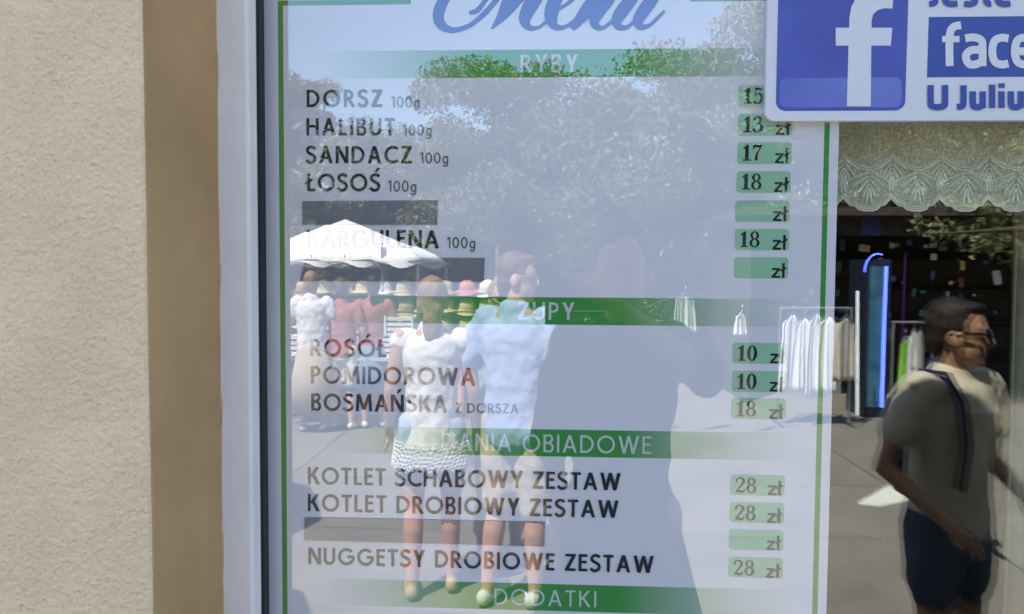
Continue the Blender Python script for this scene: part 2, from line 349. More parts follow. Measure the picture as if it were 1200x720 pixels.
def glyph(k, c, t):
    """geometric sans capital c of height 1, stroke t; returns its width (draws when k is an Ink)"""
    def rect(x0, x1, z0, z1): k and k.poly([(x0, z0), (x1, z0), (x1, z1), (x0, z1)])
    def dg(x0, z0, x1, z1, q=1.12):
        h = t*q/2; k and k.poly([(x0-h, z0), (x0+h, z0), (x1+h, z1), (x1-h, z1)])
    def arc(*a, **b): k and k.arc(*a, **b)
    def pen(p): k and k.pen(p)
    acc = c in 'ŃÓŚ'
    b = {'Ń': 'N', 'Ó': 'O', 'Ś': 'S', 'Ł': 'L'}.get(c, c)
    if b == 'A': wd = .80; dg(t*.55, 0, .40, 1); dg(wd-t*.55, 0, .40, 1); rect(.19, .61, .25, .25+t*.9)
    elif b == 'B':
        wd = .58; rect(0, t, 0, 1); h = t*.92
        rect(t, .30, 1-h, 1); rect(t, .32, .5-h*.5+.03, .5+h*.5+.03); rect(t, .32, 0, h)
        arc(.30, .77-.0, .24, .23+.03, -90, 90, h); arc(.32, .265, .26, .265+.03, -90, 90, h)
    elif b == 'C': wd = .78; arc(.50, .5, .50, .51, 48, 312, t)
    elif b == 'D': wd = .76; rect(0, t, 0, 1); rect(t, .27, 1-t*.92, 1); rect(t, .27, 0, t*.92); arc(.26, .5, .50, .5, -90, 90, t*.95)
    elif b == 'E': wd = .50; rect(0, t, 0, 1); rect(t, wd, 1-t*.92, 1); rect(t, .46, .47, .47+t*.92); rect(t, wd, 0, t*.92)
    elif b == 'G':
        wd = .90; arc(.50, .5, .50, .51, 42, 352, t); rect(.56, .97, .42, .42+t*.9); wd = .97
    elif b == 'H': wd = .72; rect(0, t, 0, 1); rect(wd-t, wd, 0, 1); rect(t, wd-t, .46, .46+t*.92)
    elif b == 'I': wd = t; rect(0, t, 0, 1)
    elif b == 'J': wd = .4; rect(.4-t, .4, .2, 1); arc(.18, .22, .22, .23, 180, 360, t)
    elif b == 'K': wd = .66; rect(0, t, 0, 1); dg(t*1.2, .46, .56, 1, 1.35); dg(.60, 0, t*1.9, .56, 1.3)
    elif b == 'L':
        wd = .46; rect(0, t, 0, 1); rect(t, wd, 0, t*.92)
        if c == 'Ł': k and k.poly([(-.13, .36), (.30, .60), (.30, .60+t*.95), (-.13, .36+t*.95)])
    elif b == 'M': wd = .94; dg(t*.5, 0, .14, 1, 1.05); dg(wd-t*.5, 0, wd-.14, 1, 1.05); dg(.47, .10, .16, 1, 1.1); dg(.47, .10, wd-.16, 1, 1.1)
    elif b == 'N': wd = .74; rect(0, t, 0, 1); rect(wd-t, wd, 0, 1); dg(wd-t*.6, 0, t*.6, 1, 1.25)
    elif b == 'O': wd = 1.0; arc(.5, .5, .5, .51, 0, 360, t, n=44)
    elif b == 'P': wd = .56; rect(0, t, 0, 1); rect(t, .28, 1-t*.92, 1); rect(t, .28, .40, .40+t*.92); arc(.26, .70, .30, .30, -90, 90, t*.92)
    elif b == 'R': wd = .60; rect(0, t, 0, 1); rect(t, .28, 1-t*.92, 1); rect(t, .28, .42, .42+t*.92); arc(.26, .71, .29, .29, -90, 90, t*.92); dg(.56, 0, .28, .46, 1.25)
    elif b == 'S':
        wd = .58; h = t/2
        pen([(.53, .83, h), (.44, .92, h), (.29, .95, h), (.12, .87, h), (.08, .73, h), (.16, .61, h), (.30, .53, h), (.46, .43, h), (.52, .27, h), (.44, .11, h), (.27, .05, h), (.12, .09, h), (.03, .20, h)])
    elif b == 'T': wd = .58; rect(0, wd, 1-t*.92, 1); rect(wd/2-t/2, wd/2+t/2, 0, 1-t*.92)
    elif b == 'U': wd = .68; rect(0, t, .32, 1); rect(wd-t, wd, .32, 1); arc(wd/2, .33, wd/2, .34, 180, 360, t)
    elif b == 'W': wd = 1.16; dg(.33, 0, t*.6, 1, 1.15); dg(.33, 0, .58, 1, 1.15); dg(.83, 0, .58, 1, 1.15); dg(.83, 0, wd-t*.6, 1, 1.15)
    elif b == 'Y': wd = .68; rect(wd/2-t/2, wd/2+t/2, 0, .44); dg(wd/2, .40, t*.6, 1, 1.25); dg(wd/2, .40, wd-t*.6, 1, 1.25)
    elif b == 'Z': wd = .62; rect(.03, wd, 1-t*.92, 1); rect(0, wd, 0, t*.92); dg(t*.75, t*.8, wd-t*.75, 1-t*.8, 1.35)
    elif b == '1': wd = .36; rect(.20, .20+t, 0, 1); dg(.04, .80, .23, 1, 1.2)
    elif b == '0': wd = .62; arc(.31, .5, .31, .51, 0, 360, t, n=30)
    elif b == 'g': wd = .58; arc(.27, .33, .27, .36, 0, 360, t, n=26); rect(.54-t, .54, -.08, .68); arc(.27, -.04, .27, .27, 200, 360, t)
    elif b == ' ': wd = .26
    else: wd = .5
    if acc:
        cx = {'N': .37, 'O': .5, 'S': .32}[b]
        k and k.poly([(cx-.05, 1.09), (cx+.08, 1.09), (cx+.28, 1.33), (cx+.10, 1.33)])
    return wd

def line(parent, text, x0, x1, zb, cap, m, t=.165, y=-.0011, name='lettering'):
    """one line of caps fitted between x0 and x1"""
    ws = [glyph(None, c, t) for c in text]; n = len(text)-1
    track = ((x1-x0)/cap-sum(ws))/max(n, 1)
    sx = 1.0
    if not .02 <= track <= .22:
        tr = .02 if track < .02 else .22
        sx = ((x1-x0)/cap)/(sum(ws)+tr*n); track = tr
    k = Ink(y); x = x0
    for c, wd in zip(text, ws):
        k.T = lambda a, b, x=x: (x+a*cap*sx, zb+b*cap)
        glyph(k, c, t); x += (wd+track)*cap*sx
    return k.build(name, m, parent)

def serif_digit(k, c, x, zb, h):
    k.T = lambda a, b: (x+a*h, zb+b*h)
    if c == '1':
        k.poly([(.17, .04), (.39, .04), (.39, 1), (.30, 1), (.17, .93)]); k.poly([(.03, 0), (.54, 0), (.54, .07), (.03, .07)])
        k.pen([(.02, .78, .02), (.12, .80, .045), (.24, .90, .05), (.30, .97, .03)])
    elif c == '0': k.arc(.33, .5, .32, .51, 0, 360, .06, n=30, tx=.195)
    elif c == '8':
        k.arc(.33, .755, .27, .255, 0, 360, .06, n=26, tx=.155); k.arc(.33, .27, .32, .28, 0, 360, .06, n=28, tx=.17)
    elif c == '2':
        k.pen([(.10, .70, .06), (.07, .80, .06), (.16, .94, .045), (.34, .97, .05), (.50, .86, .085), (.52, .72, .085), (.40, .50, .06), (.20, .26, .03), (.06, .07, .02)])
        k.pen([(.05, .07, .05), (.20, .12, .07), (.38, .06, .075), (.54, .10, .05), (.60, .27, .018)])
    elif c == '3':
        k.pen([(.10, .76, .07), (.12, .90, .045), (.30, .97, .035), (.48, .88, .085), (.47, .68, .08), (.34, .56, .025), (.22, .54, .02)])
        k.pen([(.22, .55, .02), (.40, .53, .03), (.54, .38, .09), (.52, .16, .085), (.34, .03, .03), (.16, .04, .04), (.07, .14, .075), (.10, .22, .07)])
    elif c == '5':
        k.poly([(.12, .88), (.12, 1), (.50, .97), (.56, 1.0), (.52, .84)]); k.poly([(.12, .48), (.165, .48), (.165, .96), (.12, .96)])
        k.pen([(.14, .50, .02), (.28, .62, .03), (.48, .54, .08), (.54, .34, .095), (.46, .10, .07), (.28, .03, .03), (.12, .06, .05), (.08, .18, .07)])
    elif c == '7':
        k.poly([(.06, .84), (.06, 1.0), (.62, 1.0), (.62, .93), (.56, .84)]); k.poly([(.06, .70), (.10, .70), (.14, .86), (.06, .88)])
        k.pen([(.56, .90, .03), (.42, .62, .035), (.30, .34, .07), (.26, .02, .09)])

# ================================================================== MENU POSTER
WHT = (.55, .55, .57)
film = laminated('poster white', WHT)
ink = laminated('poster black ink', (.020, .022, .028))
inkg = laminated('poster grey ink', (.10, .11, .115))
green = laminated('poster green', (.045, .225, .045))
greenl = laminated('poster price green', (.24, .43, .28))
blue = laminated('poster blue', (.010, .055, .27))
paper = laminated('poster heading white', (.42, .46, .43))
tape_m = laminated('grey cover strip', (.165, .17, .185), noise=.05)
faint = laminated('poster faint ink', (.24, .25, .27))

poster = thing('menu_poster', 'white menu poster with green bands, black dish names and green price boxes', 'menu')
def X(px, py, y=0): return at(px, py, y).x
def Z(px, py, y=0): return at(px, py, y).z
PX0 = xg+.0004; PX1 = X(983, 150)
MB().box(PX0, PX1, -.0008, -.0001, SILL+.07, 2.28).build('film', film, poster)
y1 = -.0010
bl0, bl1 = X(326.3, 60), X(332.2, 60); br0, br1 = X(964.6, 200), X(970.8, 200)
zt = Z(331, 1.2); zt2 = Z(331, 7)
o = MB(); o.box(bl0, bl1, y1, -.0008, SILL+.10, zt); o.build('border_line', green, poster)
o = MB(); o.box(br0, br1, y1, -.0008, SILL+.10, zt); o.build('border_line', green, poster)
MB().box(bl1, X(481.5, 4), y1, -.0008, zt2, zt).build('border_line', green, poster)
MB().box(X(809, 0), br0, y1, -.0008, zt2, zt).build('border_line', green, poster)

bandx = [X(p, 370) for p in (372, 560, 730, 935)]
band = laminated('poster band green', (.045, .225, .05), fade=(*bandx, WHT))
for (a, b) in ((58.5, 91), (348.5, 380.5), (503.2, 534.8), (684.2, 715.6)):
    xx = 640; MB().box(bandx[0]-.004, bandx[3]+.004, y1, -.0008, Z(xx, b), Z(xx, a)).build('heading_band', band, poster)
y2 = y1-.0003
def tl(text, x0, x1, b0, b1, cap, m=None, t=.165, par=None, **kw):
    a = at(x0, b0); c = at(x1, b1); z = (a.z+c.z)/2
    h = at(x0, b0-cap).z-a.z
    return line(par or poster, text, a.x, c.x, z, h, m or ink, t, y2, **kw)
tl('RYBY', 610, 677, 85.6, 85.2, 21, paper, .16)
tl('ZUPY', 607, 673, 374.8, 375, 20.5, paper, .15)
tl('DANIA OBIADOWE', 517.5, 763, 528.2, 531.5, 20.5, paper, .13)
tl('DODATKI', 579.5, 698.5, 708.2, 711.2, 18.8, paper, .12)
rows = [('DORSZ', 359.8, 448, 126, 125.4, 20), ('HALIBUT', 359.6, 462.8, 159.2, 158.9, 20.2), ('SANDACZ', 359.2, 482.6, 191.8, 191.8, 20.2), ('ŁOSOŚ', 360.6, 445.6, 224.4, 224.4, 20.4),
        ('KARGULENA', 359.8, 514.5, 290.6, 291.2, 21), ('ROSÓŁ', 364, 453, 417.8, 418.2, 20.2), ('POMIDOROWA', 364.6, 556.8, 449.8, 451.4, 20.4), ('BOSMAŃSKA', 365.2, 523.8, 481.6, 483, 20),
        ('KOTLET SCHABOWY ZESTAW', 361.2, 727, 568.6, 573.2, 20), ('KOTLET DROBIOWY ZESTAW', 361.2, 724.6, 599.8, 605.6, 20), ('NUGGETSY DROBIOWE ZESTAW', 361.8, 765.6, 661.3, 670.8, 19.6)]
for r in rows: tl(*r)
for (x0, b) in ((458.5, 126.4), (472.4, 159.2), (492, 192), (454.6, 225), (523.6, 291.2)):
    tl('100g', x0, x0+34, b, b, 13, inkg, .145)
tl('Z DORSZA', 534, 607.4, 483.6, 484.6, 11.2, inkg, .14)
tl('ROHUBATEN', 360.5, 440, 308, 308.6, 10, faint, .10)
strip_l = ['grey strip pasted over a dish under the fourth fish', 'grey strip pasted below the fifth fish line', 'grey strip pasted above the nuggets line']
for i, (q, rr) in enumerate(zip([((355, 236), (513, 235), (512.5, 263.5), (354.6, 263.8)), ((359, 302), (568, 302.4), (567, 330.4), (352, 329.5)), ((357.4, 605.8), (638.6, 611), (637.8, 640), (357.2, 632.6))], strip_l)):
    P = [at(*p) for p in q]; o = MB().prism([(p.x, p.z) for p in P], y2-.0010, y1).build('cover_strip', tape_m, poster); o['label'] = rr

def rounded(x0, x1, z0, z1, r, n=5):
    P = []
    for cx, cz, a in ((x1-r, z1-r, 0), (x0+r, z1-r, 90), (x0+r, z0+r, 180), (x1-r, z0+r, 270)):
        for k in range(n+1):
            t = R(a+90*k/n); P.append((cx+r*math.cos(t), cz+r*math.sin(t)))
    return P
PR = [(865.5, 100.5, '15'), (865, 134, '13'), (864, 167.2, '17'), (863, 201, '18'), (861.6, 235, ''), (861, 268.4, '18'), (860, 301.4, ''), (858.2, 401.4, '10'), (857.6, 434.4, '10'), (857, 466.4, '18'),
      (855.8, 555.8, '28'), (855, 588, '28'), (854.2, 620, ''), (853.6, 652.4, '28')]
for (px, py, num) in PR:
    a = at(px, py); b = at(px+63.2, py+25.4)
    bx = MB().prism(rounded(a.x, b.x, b.z, a.z, .0045), y1, -.0008).build('price_box', greenl, poster)
    k = Ink(y2); u = .001111
    sl_ = -.022 if False else 0
    xx = at(px+6, py).x; zb = at(px+8, py+21.4).z
    for c in num:
        serif_digit(k, c, xx, zb, 18*u); xx += (.60 if c == '1' else .70)*18*u
    # zl
    x0 = at(px+44.5, py).x; zb = at(px+44, py+24.4).z
    k.T = lambda a_, b_, x0=x0, zb=zb: (x0+a_*u, zb+b_*u)
    k.poly([(0, 0), (9.6, 0), (9.6, 2.3), (0, 2.3)]); k.poly([(.3, 9), (9.4, 9), (9.4, 11.3), (.3, 11.3)]); k.poly([(0, 2.2), (3.4, 2.2), (9.4, 9.1), (6, 9.1)])
    k.poly([(11.8, 0), (14.6, 0), (14.6, 17), (11.8, 17)]); k.poly([(9.8, 7.2), (16.6, 10.6), (16.6, 12.8), (9.8, 9.4)])
    k.build('lettering', ink, bx)

# script heading
k = Ink(y2)
k.T = lambda px, py: (at(px, -py).x, at(px, -py).z)
def scr(pts): k.pen([(p[0], -p[1], p[2]) for p in pts], 10)
scr([(550, 15.5, 2.2), (559, 13, 3), (568, 2, 2.6), (577, -14, 2.2), (574, -30, 2), (558, -33, 2.4), (536, -19, 4.4), (520, 1, 6.2), (514, 17, 6.6), (517, 29, 5.6), (530, 35.8, 3.4), (549, 31, 2.6), (566, 18, 3), (582, 0, 3), (602, -28, 2.6), (616, -46, 2.2)])
scr([(616, -46, 2.2), (612, -28, 7), (604, -10, 9), (596, 5, 8.4), (586, 22, 4.6), (576, 34.4, .8)])
scr([(576, 34.4, .8), (592, 21, 2), (610, 2, 2.2), (630, -22, 2.4), (648, -44, 2.4)])
scr([(648, -44, 2.4), (638, -24, 7), (628, -4, 8.8), (619, 12, 8.2), (615, 24, 6.6), (620, 32.4, 3.6), (630, 33, 1.8), (640, 26, 1.7), (652, 14, 1.7)])
scr([(650, 14, 1.6), (666, 4, 2.0), (677, -8, 2.8), (676, -18, 3.6), (667, -19, 3.6), (656, -8, 6.4), (648, 8, 8.2), (646, 22, 7.4), (651, 31.6, 4), (662, 32, 2), (676, 22, 1.8), (690, 8, 1.8), (700, -6, 2)])
scr([(706, -16, 4), (699, -4, 6.6), (688, 12, 7.6), (677, 26, 5.4), (670, 34, 3.4)])
scr([(681, 22, 1.4), (694, 6, 2), (708, -6, 3), (716, -10, 5), (714, -1, 6.6), (705, 10, 7), (697, 22, 6.8), (699, 31.5, 3.8), (708, 32.4, 2), (720, 22, 1.8), (733, 8, 1.8)])
scr([(748, -16, 4), (741, -2, 6.8), (730, 12, 7.6), (723, 24, 6.4), (726, 32, 3.8), (736, 31.6, 2), (748, 20, 1.8), (760, 6, 2.4)])
scr([(774, -18, 4), (765, -2, 7), (755, 12, 7.4), (748, 24, 6.4), (751, 32, 3.8), (761, 30, 2), (770, 22, 1.8), (778.5, 13.5, 1.4)])
k.build('lettering', blue, poster)

# ================================================================== BLUE SIGN BOARD
sw = mat('sign white', (.60, .61, .65), .22, .5, .02, 5)
sb = mat('sign blue', (.040, .075, .30), .25, .5, .05, 4)
sb2 = mat('sign deep blue', (.045, .055, .27), .3, .5, col2=(.075, .10, .40), nscale=6)
sb3 = mat('sign pale blue', (.10, .13, .43), .3, .5, col2=(.15, .19, .50), nscale=9)
SY = -.012
sign = thing('social_media_sign', 'white sign board with rounded corners and a blue square letter f icon over the window', 'sign')
def XS(px, py): p = at(px, py, SY); return p.x, p.z
sx0, sz0 = XS(896.5, 142.2); sx0b, _ = XS(899, 40)
o = MB().prism(rounded(sx0, sx0+.62, sz0, sz0+.26, .012, 8), SY, -.0022).build('board', sw, sign); bevel(o, .0008, 2)
a = XS(909, 130.3); b = XS(1062.5, 60)
ix0, ix1, iz0 = a[0], b[0], a[1]
MB().prism(rounded(ix0, ix1, iz0, iz0+(ix1-ix0), .012, 7), SY-.0004, SY+.0001).build('icon_square', sb2, sign)
a = XS(913, 126.5); b = XS(1057, 91)
MB().prism(rounded(a[0], b[0], a[1], b[1], .009, 7), SY-.0007, SY-.0003).build('icon_panel', sb3, sign)
def ink_px(y): 
    k = Ink(y); k.T = lambda px, py: XS(px, -py); return k
k = ink_px(SY-.0010)
def pp(*q): k.poly([(p[0], -p[1]) for p in q])
pp((992, 125), (1020, 125), (1021, 20), (995, 20))
pp((979, 33), (1045.3, 33), (1043.5, 54), (979, 54))
pp((995, 21), (997.5, 8), (1004, -4), (1013, -12), (1028, -17), (1047.5, -18), (1045.4, 10.6), (1036, 10.2), (1028, 12.5), (1023, 17), (1021, 24))
k.build('lettering', sw, sign)
a = XS(1086.3, 90.8); b = XS(1280, 18.6); 
MB().box(a[0], b[0]+.0, SY-.0005, SY+.0001, a[1], b[1]).build('blue_panel', sb, sign)
def sans(k, c, x, base, h, t, sx=1.0):
    """bold rounded lower-case, px units (y down)"""
    def P(*pts, w=t/2): k.pen([(x+p[0]*h*sx, -(base-p[1]*h), (p[2] if len(p) > 2 else w)) for p in pts], 6)
    def B(x0, x1, z0, z1): k.poly([(x+x0*h*sx, -(base-z0*h)), (x+x1*h*sx, -(base-z0*h)), (x+x1*h*sx, -(base-z1*h)), (x+x0*h*sx, -(base-z1*h))])
    q = t/h/sx; hq = q/2
    if c == 'f': P((hq+.12, 0), (hq+.12, 1.0), (.24+hq, 1.30), (.50+hq, 1.37)); B(0, .58, .80, .80+q*.8); return .60
    if c == 'a': P((.10, .93), (.40, .96), (.64, .86), (.68, .6), (.68, 0)); P((.66, .54), (.30, .53), (.12, .34), (.22, .08), (.46, .06), (.66, .16)); return .68+hq
    if c == 'c': P((.66, .92), (.44, .95), (.20, .84), (.12, .5), (.20, .16), (.44, .05), (.66, .09)); return .68
    if c == 'e': P((.16, .50), (.60, .50), (.70, .62), (.60, .88), (.40, .95), (.20, .84), (.12, .5), (.20, .16), (.44, .05), (.70, .09)); return .78
    if c == 'b': P((hq, 1.4), (hq, .05)); P((hq, .9), (.45, .95), (.68, .8), (.74, .5), (.66, .18), (.42, .05), (hq, .07)); return .84
    if c == 'o': P((.44, .95), (.20, .84), (.12, .5), (.20, .16), (.44, .05), (.68, .16), (.76, .5), (.68, .84), (.44, .95)); return .84
    if c == 'k': P((hq, 0), (hq, 1.4)); P((.18, .48), (.60, 1.0)); P((.24, .50), (.64, 0)); return .72
    if c == 'J': P((.30, 1.36), (.30, .35), (.24, .12), (.02, .06)); return .30+hq
    if c == 'U': P((hq, 1.36), (hq, .45), (.16, .14), (.42, .05), (.68, .14), (.84-hq, .45), (.84-hq, 1.36)); return .84
    if c == 's': P((.54, .92), (.30, .95), (.12, .84), (.14, .64), (.34, .52), (.54, .38), (.54, .16), (.34, .05), (.06, .08)); return .60
    if c == 't': P((.16+hq, 1.26), (.16+hq, .3), (.26+hq, .08), (.52, .06)); B(.0, .52, .82, .82+q*.8); return .52
    if c == 'u': P((hq, 1), (hq, .35), (.18, .10), (.38, .05), (.68-hq, .14)); P((.70-hq, 1), (.70-hq, 0)); return .70
    if c == 'l': P((hq, 1.4), (hq, .0)); return q
    if c == 'i': P((hq, 1.0), (hq, .0)); B(0, q, 1.2, 1.2+q); return q
    if c == 'm': P((hq, 0), (hq, 1)); P((hq, .9), (.40, .95), (.52, .7), (.52, 0)); P((.56, .9), (.86, .95), (1.0, .7), (1.0, 0)); return 1+hq
    if c == 'y': P((.04, 1), (.34, .1)); P((.64, 1), (.30, -.1), (.04, -.3)); return .68
    return .3
def word(s, x, base, h, t, m, gap, sx=1.0):
    global k
    k = ink_px(SY-.0011)
    for i, c in enumerate(s):
        wd = sans(k, c, x, base, h, t, sx)*h*sx
        if c in 'ś': sans(k, 's', x, base, h, t); wd = .6*h
        if c == 'ć': pass
        x += wd+gap
    return k.build('lettering', m, sign)
word('face', 1103.5, 78, 35, 9.2, sw, 2.5)
word('U', 1086.5, 127, 19.8, 7.4, sb, 2, 1.45)
word('Juliu', 1120.5, 127, 19.6, 7.4, sb, 3.6, 1.38)
word('Jeste', 1088, 6.5, 19.6, 7.0, sb, 4.2, 1.32)

# ================================================================== INTERIOR
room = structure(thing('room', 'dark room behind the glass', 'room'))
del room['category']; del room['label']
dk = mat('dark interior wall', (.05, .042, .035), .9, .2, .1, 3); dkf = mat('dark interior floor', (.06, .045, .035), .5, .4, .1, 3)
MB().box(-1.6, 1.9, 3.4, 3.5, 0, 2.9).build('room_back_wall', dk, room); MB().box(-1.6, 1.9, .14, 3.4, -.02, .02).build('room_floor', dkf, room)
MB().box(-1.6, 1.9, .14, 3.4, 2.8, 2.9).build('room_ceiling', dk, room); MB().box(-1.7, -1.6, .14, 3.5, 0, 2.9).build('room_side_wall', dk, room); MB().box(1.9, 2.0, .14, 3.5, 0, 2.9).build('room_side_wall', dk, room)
# beige side curtain at the right
cur = mat('beige side curtain', (.36, .30, .21), .9, .1, .12, 25, .3, 300)
b = MB(); v = []; f = []; n = 60
xs = at(1189, 400, .16).x
for j, z in enumerate((SILL-.1, 1.3, 1.8, HEAD)):
    for i in range(n+1):
        x = xs+.36*i/n; v.append((x+.003*math.sin(j*2.1), .16+.022*math.sin(i*.9+.3*j)*(0 if i == 0 else 1), z))
for j in range(3):
    for i in range(n): f.append((j*(n+1)+i, j*(n+1)+i+1, (j+1)*(n+1)+i+1, (j+1)*(n+1)+i))
o = tag(b.add(v, f).build('side_curtain', cur, smooth=True), 'plain beige curtain hanging in folds inside the window at the far right', 'curtain')
o.modifiers.new('thick', 'SOLIDIFY').thickness = .002

# lace valance
LY = .055
lace = thing('lace_curtain', 'scalloped white lace valance with fan motifs hanging inside the window under the sign', 'curtain')
def lace_mat():
    m = bpy.data.materials.new('lace net'); m.use_nodes = True; n = m.node_tree; n.nodes.clear(); L = n.links.new
    out = n.nodes.new('ShaderNodeOutputMaterial'); d = n.nodes.new('ShaderNodeBsdfDiffuse'); tr = n.nodes.new('ShaderNodeBsdfTransparent'); ms = n.nodes.new('ShaderNodeMixShader')
    d.inputs[0].default_value = (.78, .67, .50, 1)
    tc = n.nodes.new('ShaderNodeTexCoord'); t = n.nodes.new('ShaderNodeTexNoise'); t.inputs['Scale'].default_value = 320; t.inputs['Detail'].default_value = 2
    L(tc.outputs['Object'], t.inputs['Vector'])
    mr = n.nodes.new('ShaderNodeMapRange'); mr.inputs[1].default_value = .38; mr.inputs[2].default_value = .62; mr.inputs[3].default_value = .6; mr.inputs[4].default_value = .95
    L(t.outputs[0], mr.inputs[0]); L(mr.outputs[0], ms.inputs[0]); L(tr.outputs[0], ms.inputs[1]); L(d.outputs[0], ms.inputs[2]); L(ms.outputs[0], out.inputs[0]); return m
net = lace_mat(); thread = mat('lace thread', (.92, .84, .70), .9, .1, .05, 300)
PER = X(1104, 200, LY)-X(1047, 200, LY)
LX0 = X(1045, 230, LY)-PER*3; NZ = 9
zc = Z(1045, 231, LY); zl = Z(1068, 248, LY); zu_c = Z(1047, 184, LY); zu_l = Z(1069, 200, LY)
def lz(x):
    u = ((x-LX0)/PER) % 1.0; a = abs(u-.5)*2
    steps = [(0, 0), (.18, .0), (.40, .14), (.48, .34), (.72, .42), (.82, .62), (.94, .78), (1, 1)]
    for (p, q), (p2, q2) in zip(steps, steps[1:]):
        if a <= p2: return zl+(zc-zl)*(q+(q2-q)*(a-p)/(p2-p))
    return zc
def ly(x, z): return LY+.0035*math.sin((x-LX0)/PER*math.pi*2+1)+.002*math.sin(x*90)*(z-1.6)
v = []; f = []; nc = 320; xe = LX0+PER*9; xs0 = X(940, 200, LY); nr = 14; ztop = 2.3
for i in range(nc+1):
    x = xs0+(xe-xs0)*i/nc; z0 = lz(x)
    for j in range(nr+1):
        z = z0+(ztop-z0)*(j/nr)**1.3; v.append((x, ly(x, z), z))
for i in range(nc):
    for j in range(nr): a = i*(nr+1)+j; f.append((a, a+nr+1, a+nr+2, a+1))
MB().add(v, f).build('net', net, lace, smooth=True)
def thr(b, pts, r): b.tube([(x, ly(x, z)-.0012, z) for x, z in pts], [r]*len(pts), 5, cap=False)
e = MB(); xx = [xs0+(xe-xs0)*i/420 for i in range(421)]
for dz, r in ((.0005, .0012), (.0035, .0010), (.0062, .0006)): thr(e, [(x, lz(x)+dz) for x in xx], r)
e.build('edge_band', thread, lace, smooth=True)
e = MB()
for dz in (0, .0032): thr(e, [(x, zu_l+(zu_c-zu_l)*abs(((x-LX0)/PER) % 1-.5)**1.7*2**1.7+dz) for x in xx], .0010)
e.build('scallop_line', thread, lace, smooth=True)
nl = int((xe-xs0)/PER)+1; i0 = math.floor((xs0-LX0)/PER)
for li in range(i0, i0+nl+1):
    for half in (0, 1):
        cx = LX0+PER*(li+.5+half*.5); zt_ = (zu_l-.003) if not half else zu_c-.004; zb_ = (zl+.010) if not half else zc+.006
        if cx < xs0+.01 or cx > xe-.03: continue
        e = MB(); H = zt_-zb_
        for q in range(-5, 6):
            if q == 0: continue
            s = q/5
            spread = .47*PER*(1.0 if not half else .62)
            # ribs fan downward from the axis, longer outward
            z_top = zt_-abs(s)*H*.04
            top = zt_-(1-abs(s))*H*.62
            P = []
            for m_ in range(6):
                tt = m_/5; P.append((cx+s*.002+(s*spread*.9)*(tt**.85)*(.35+.65*abs(s)), top-(H*(.30+.22*(1-abs(s))))*tt-.0*tt))
            P = [(x, max(z, lz(x)+.005)) for x, z in P]
            thr(e, P, .0012)
            P2 = [(x+math.copysign(.0014, s), z-.0012) for x, z in P]; thr(e, P2, .0006)
        e.build('fan_motif', thread, lace, smooth=True)
# cross bands between the fans and small dots of the net ground
e = MB()
for li in range(i0, i0+nl+1):
    x0_ = LX0+PER*(li+.5)
    for sgn in (-1, 1):
        for off in (0, .0035):
            P = [(x0_+sgn*PER*.5*t_*1.0, zu_l-.003+off-(zu_l-.003-zc-.006)*t_) for t_ in (0, .25, .5, .75, 1)]
            if min(p[0] for p in P) > xs0 and max(p[0] for p in P) < xe: thr(e, P, .0006)
e.build('cross_bands', thread, lace, smooth=True)
e = MB(); rg = random.Random(4)
for _ in range(700):
    x = rg.uniform(xs0, xe); z = rg.uniform(zu_c, ztop-.05); a = rg.uniform(0, 3.1); l = rg.uniform(.001, .0035)
    thr(e, [(x, z), (x+l*math.cos(a), z+l*math.sin(a))], rg.uniform(.0005, .001))
tag(e.build('net_flecks', thread, lace), kind='stuff')

# ================================================================== STREET
ground = structure(MB().box(-90, 90, -120, WY-.02, -.10, -.012).build('ground', mat('ground asphalt', (.14, .135, .125), .9, .2, .1, 2)))
pav = structure(bpy.data.objects.new('pavement', None)); COL.objects.link(pav)
slab_m = [mat('concrete slab %s' % q, c, .85, .3, .16, 1.7, .3, 60) for q, c in (('warm', (.225, .205, .17)), ('grey', (.215, .20, .165)), ('pale', (.235, .215, .18)))]
SW, SD = 2.35, 1.18
slab = [MB().box(.006, SW-.006, .006, SD-.006, -.012, 0).mesh('slab') for _ in range(3)]
for me, m in zip(slab, slab_m): me.materials.append(m)
rg = random.Random(5)
for j in range(9):
    for i in range(-4, 4):
        o = link('slab', slab[rg.randrange(3)], None, pav, (i*SW+.3, WY-.03-(j+1)*SD, rg.uniform(-.0015, .0015)))

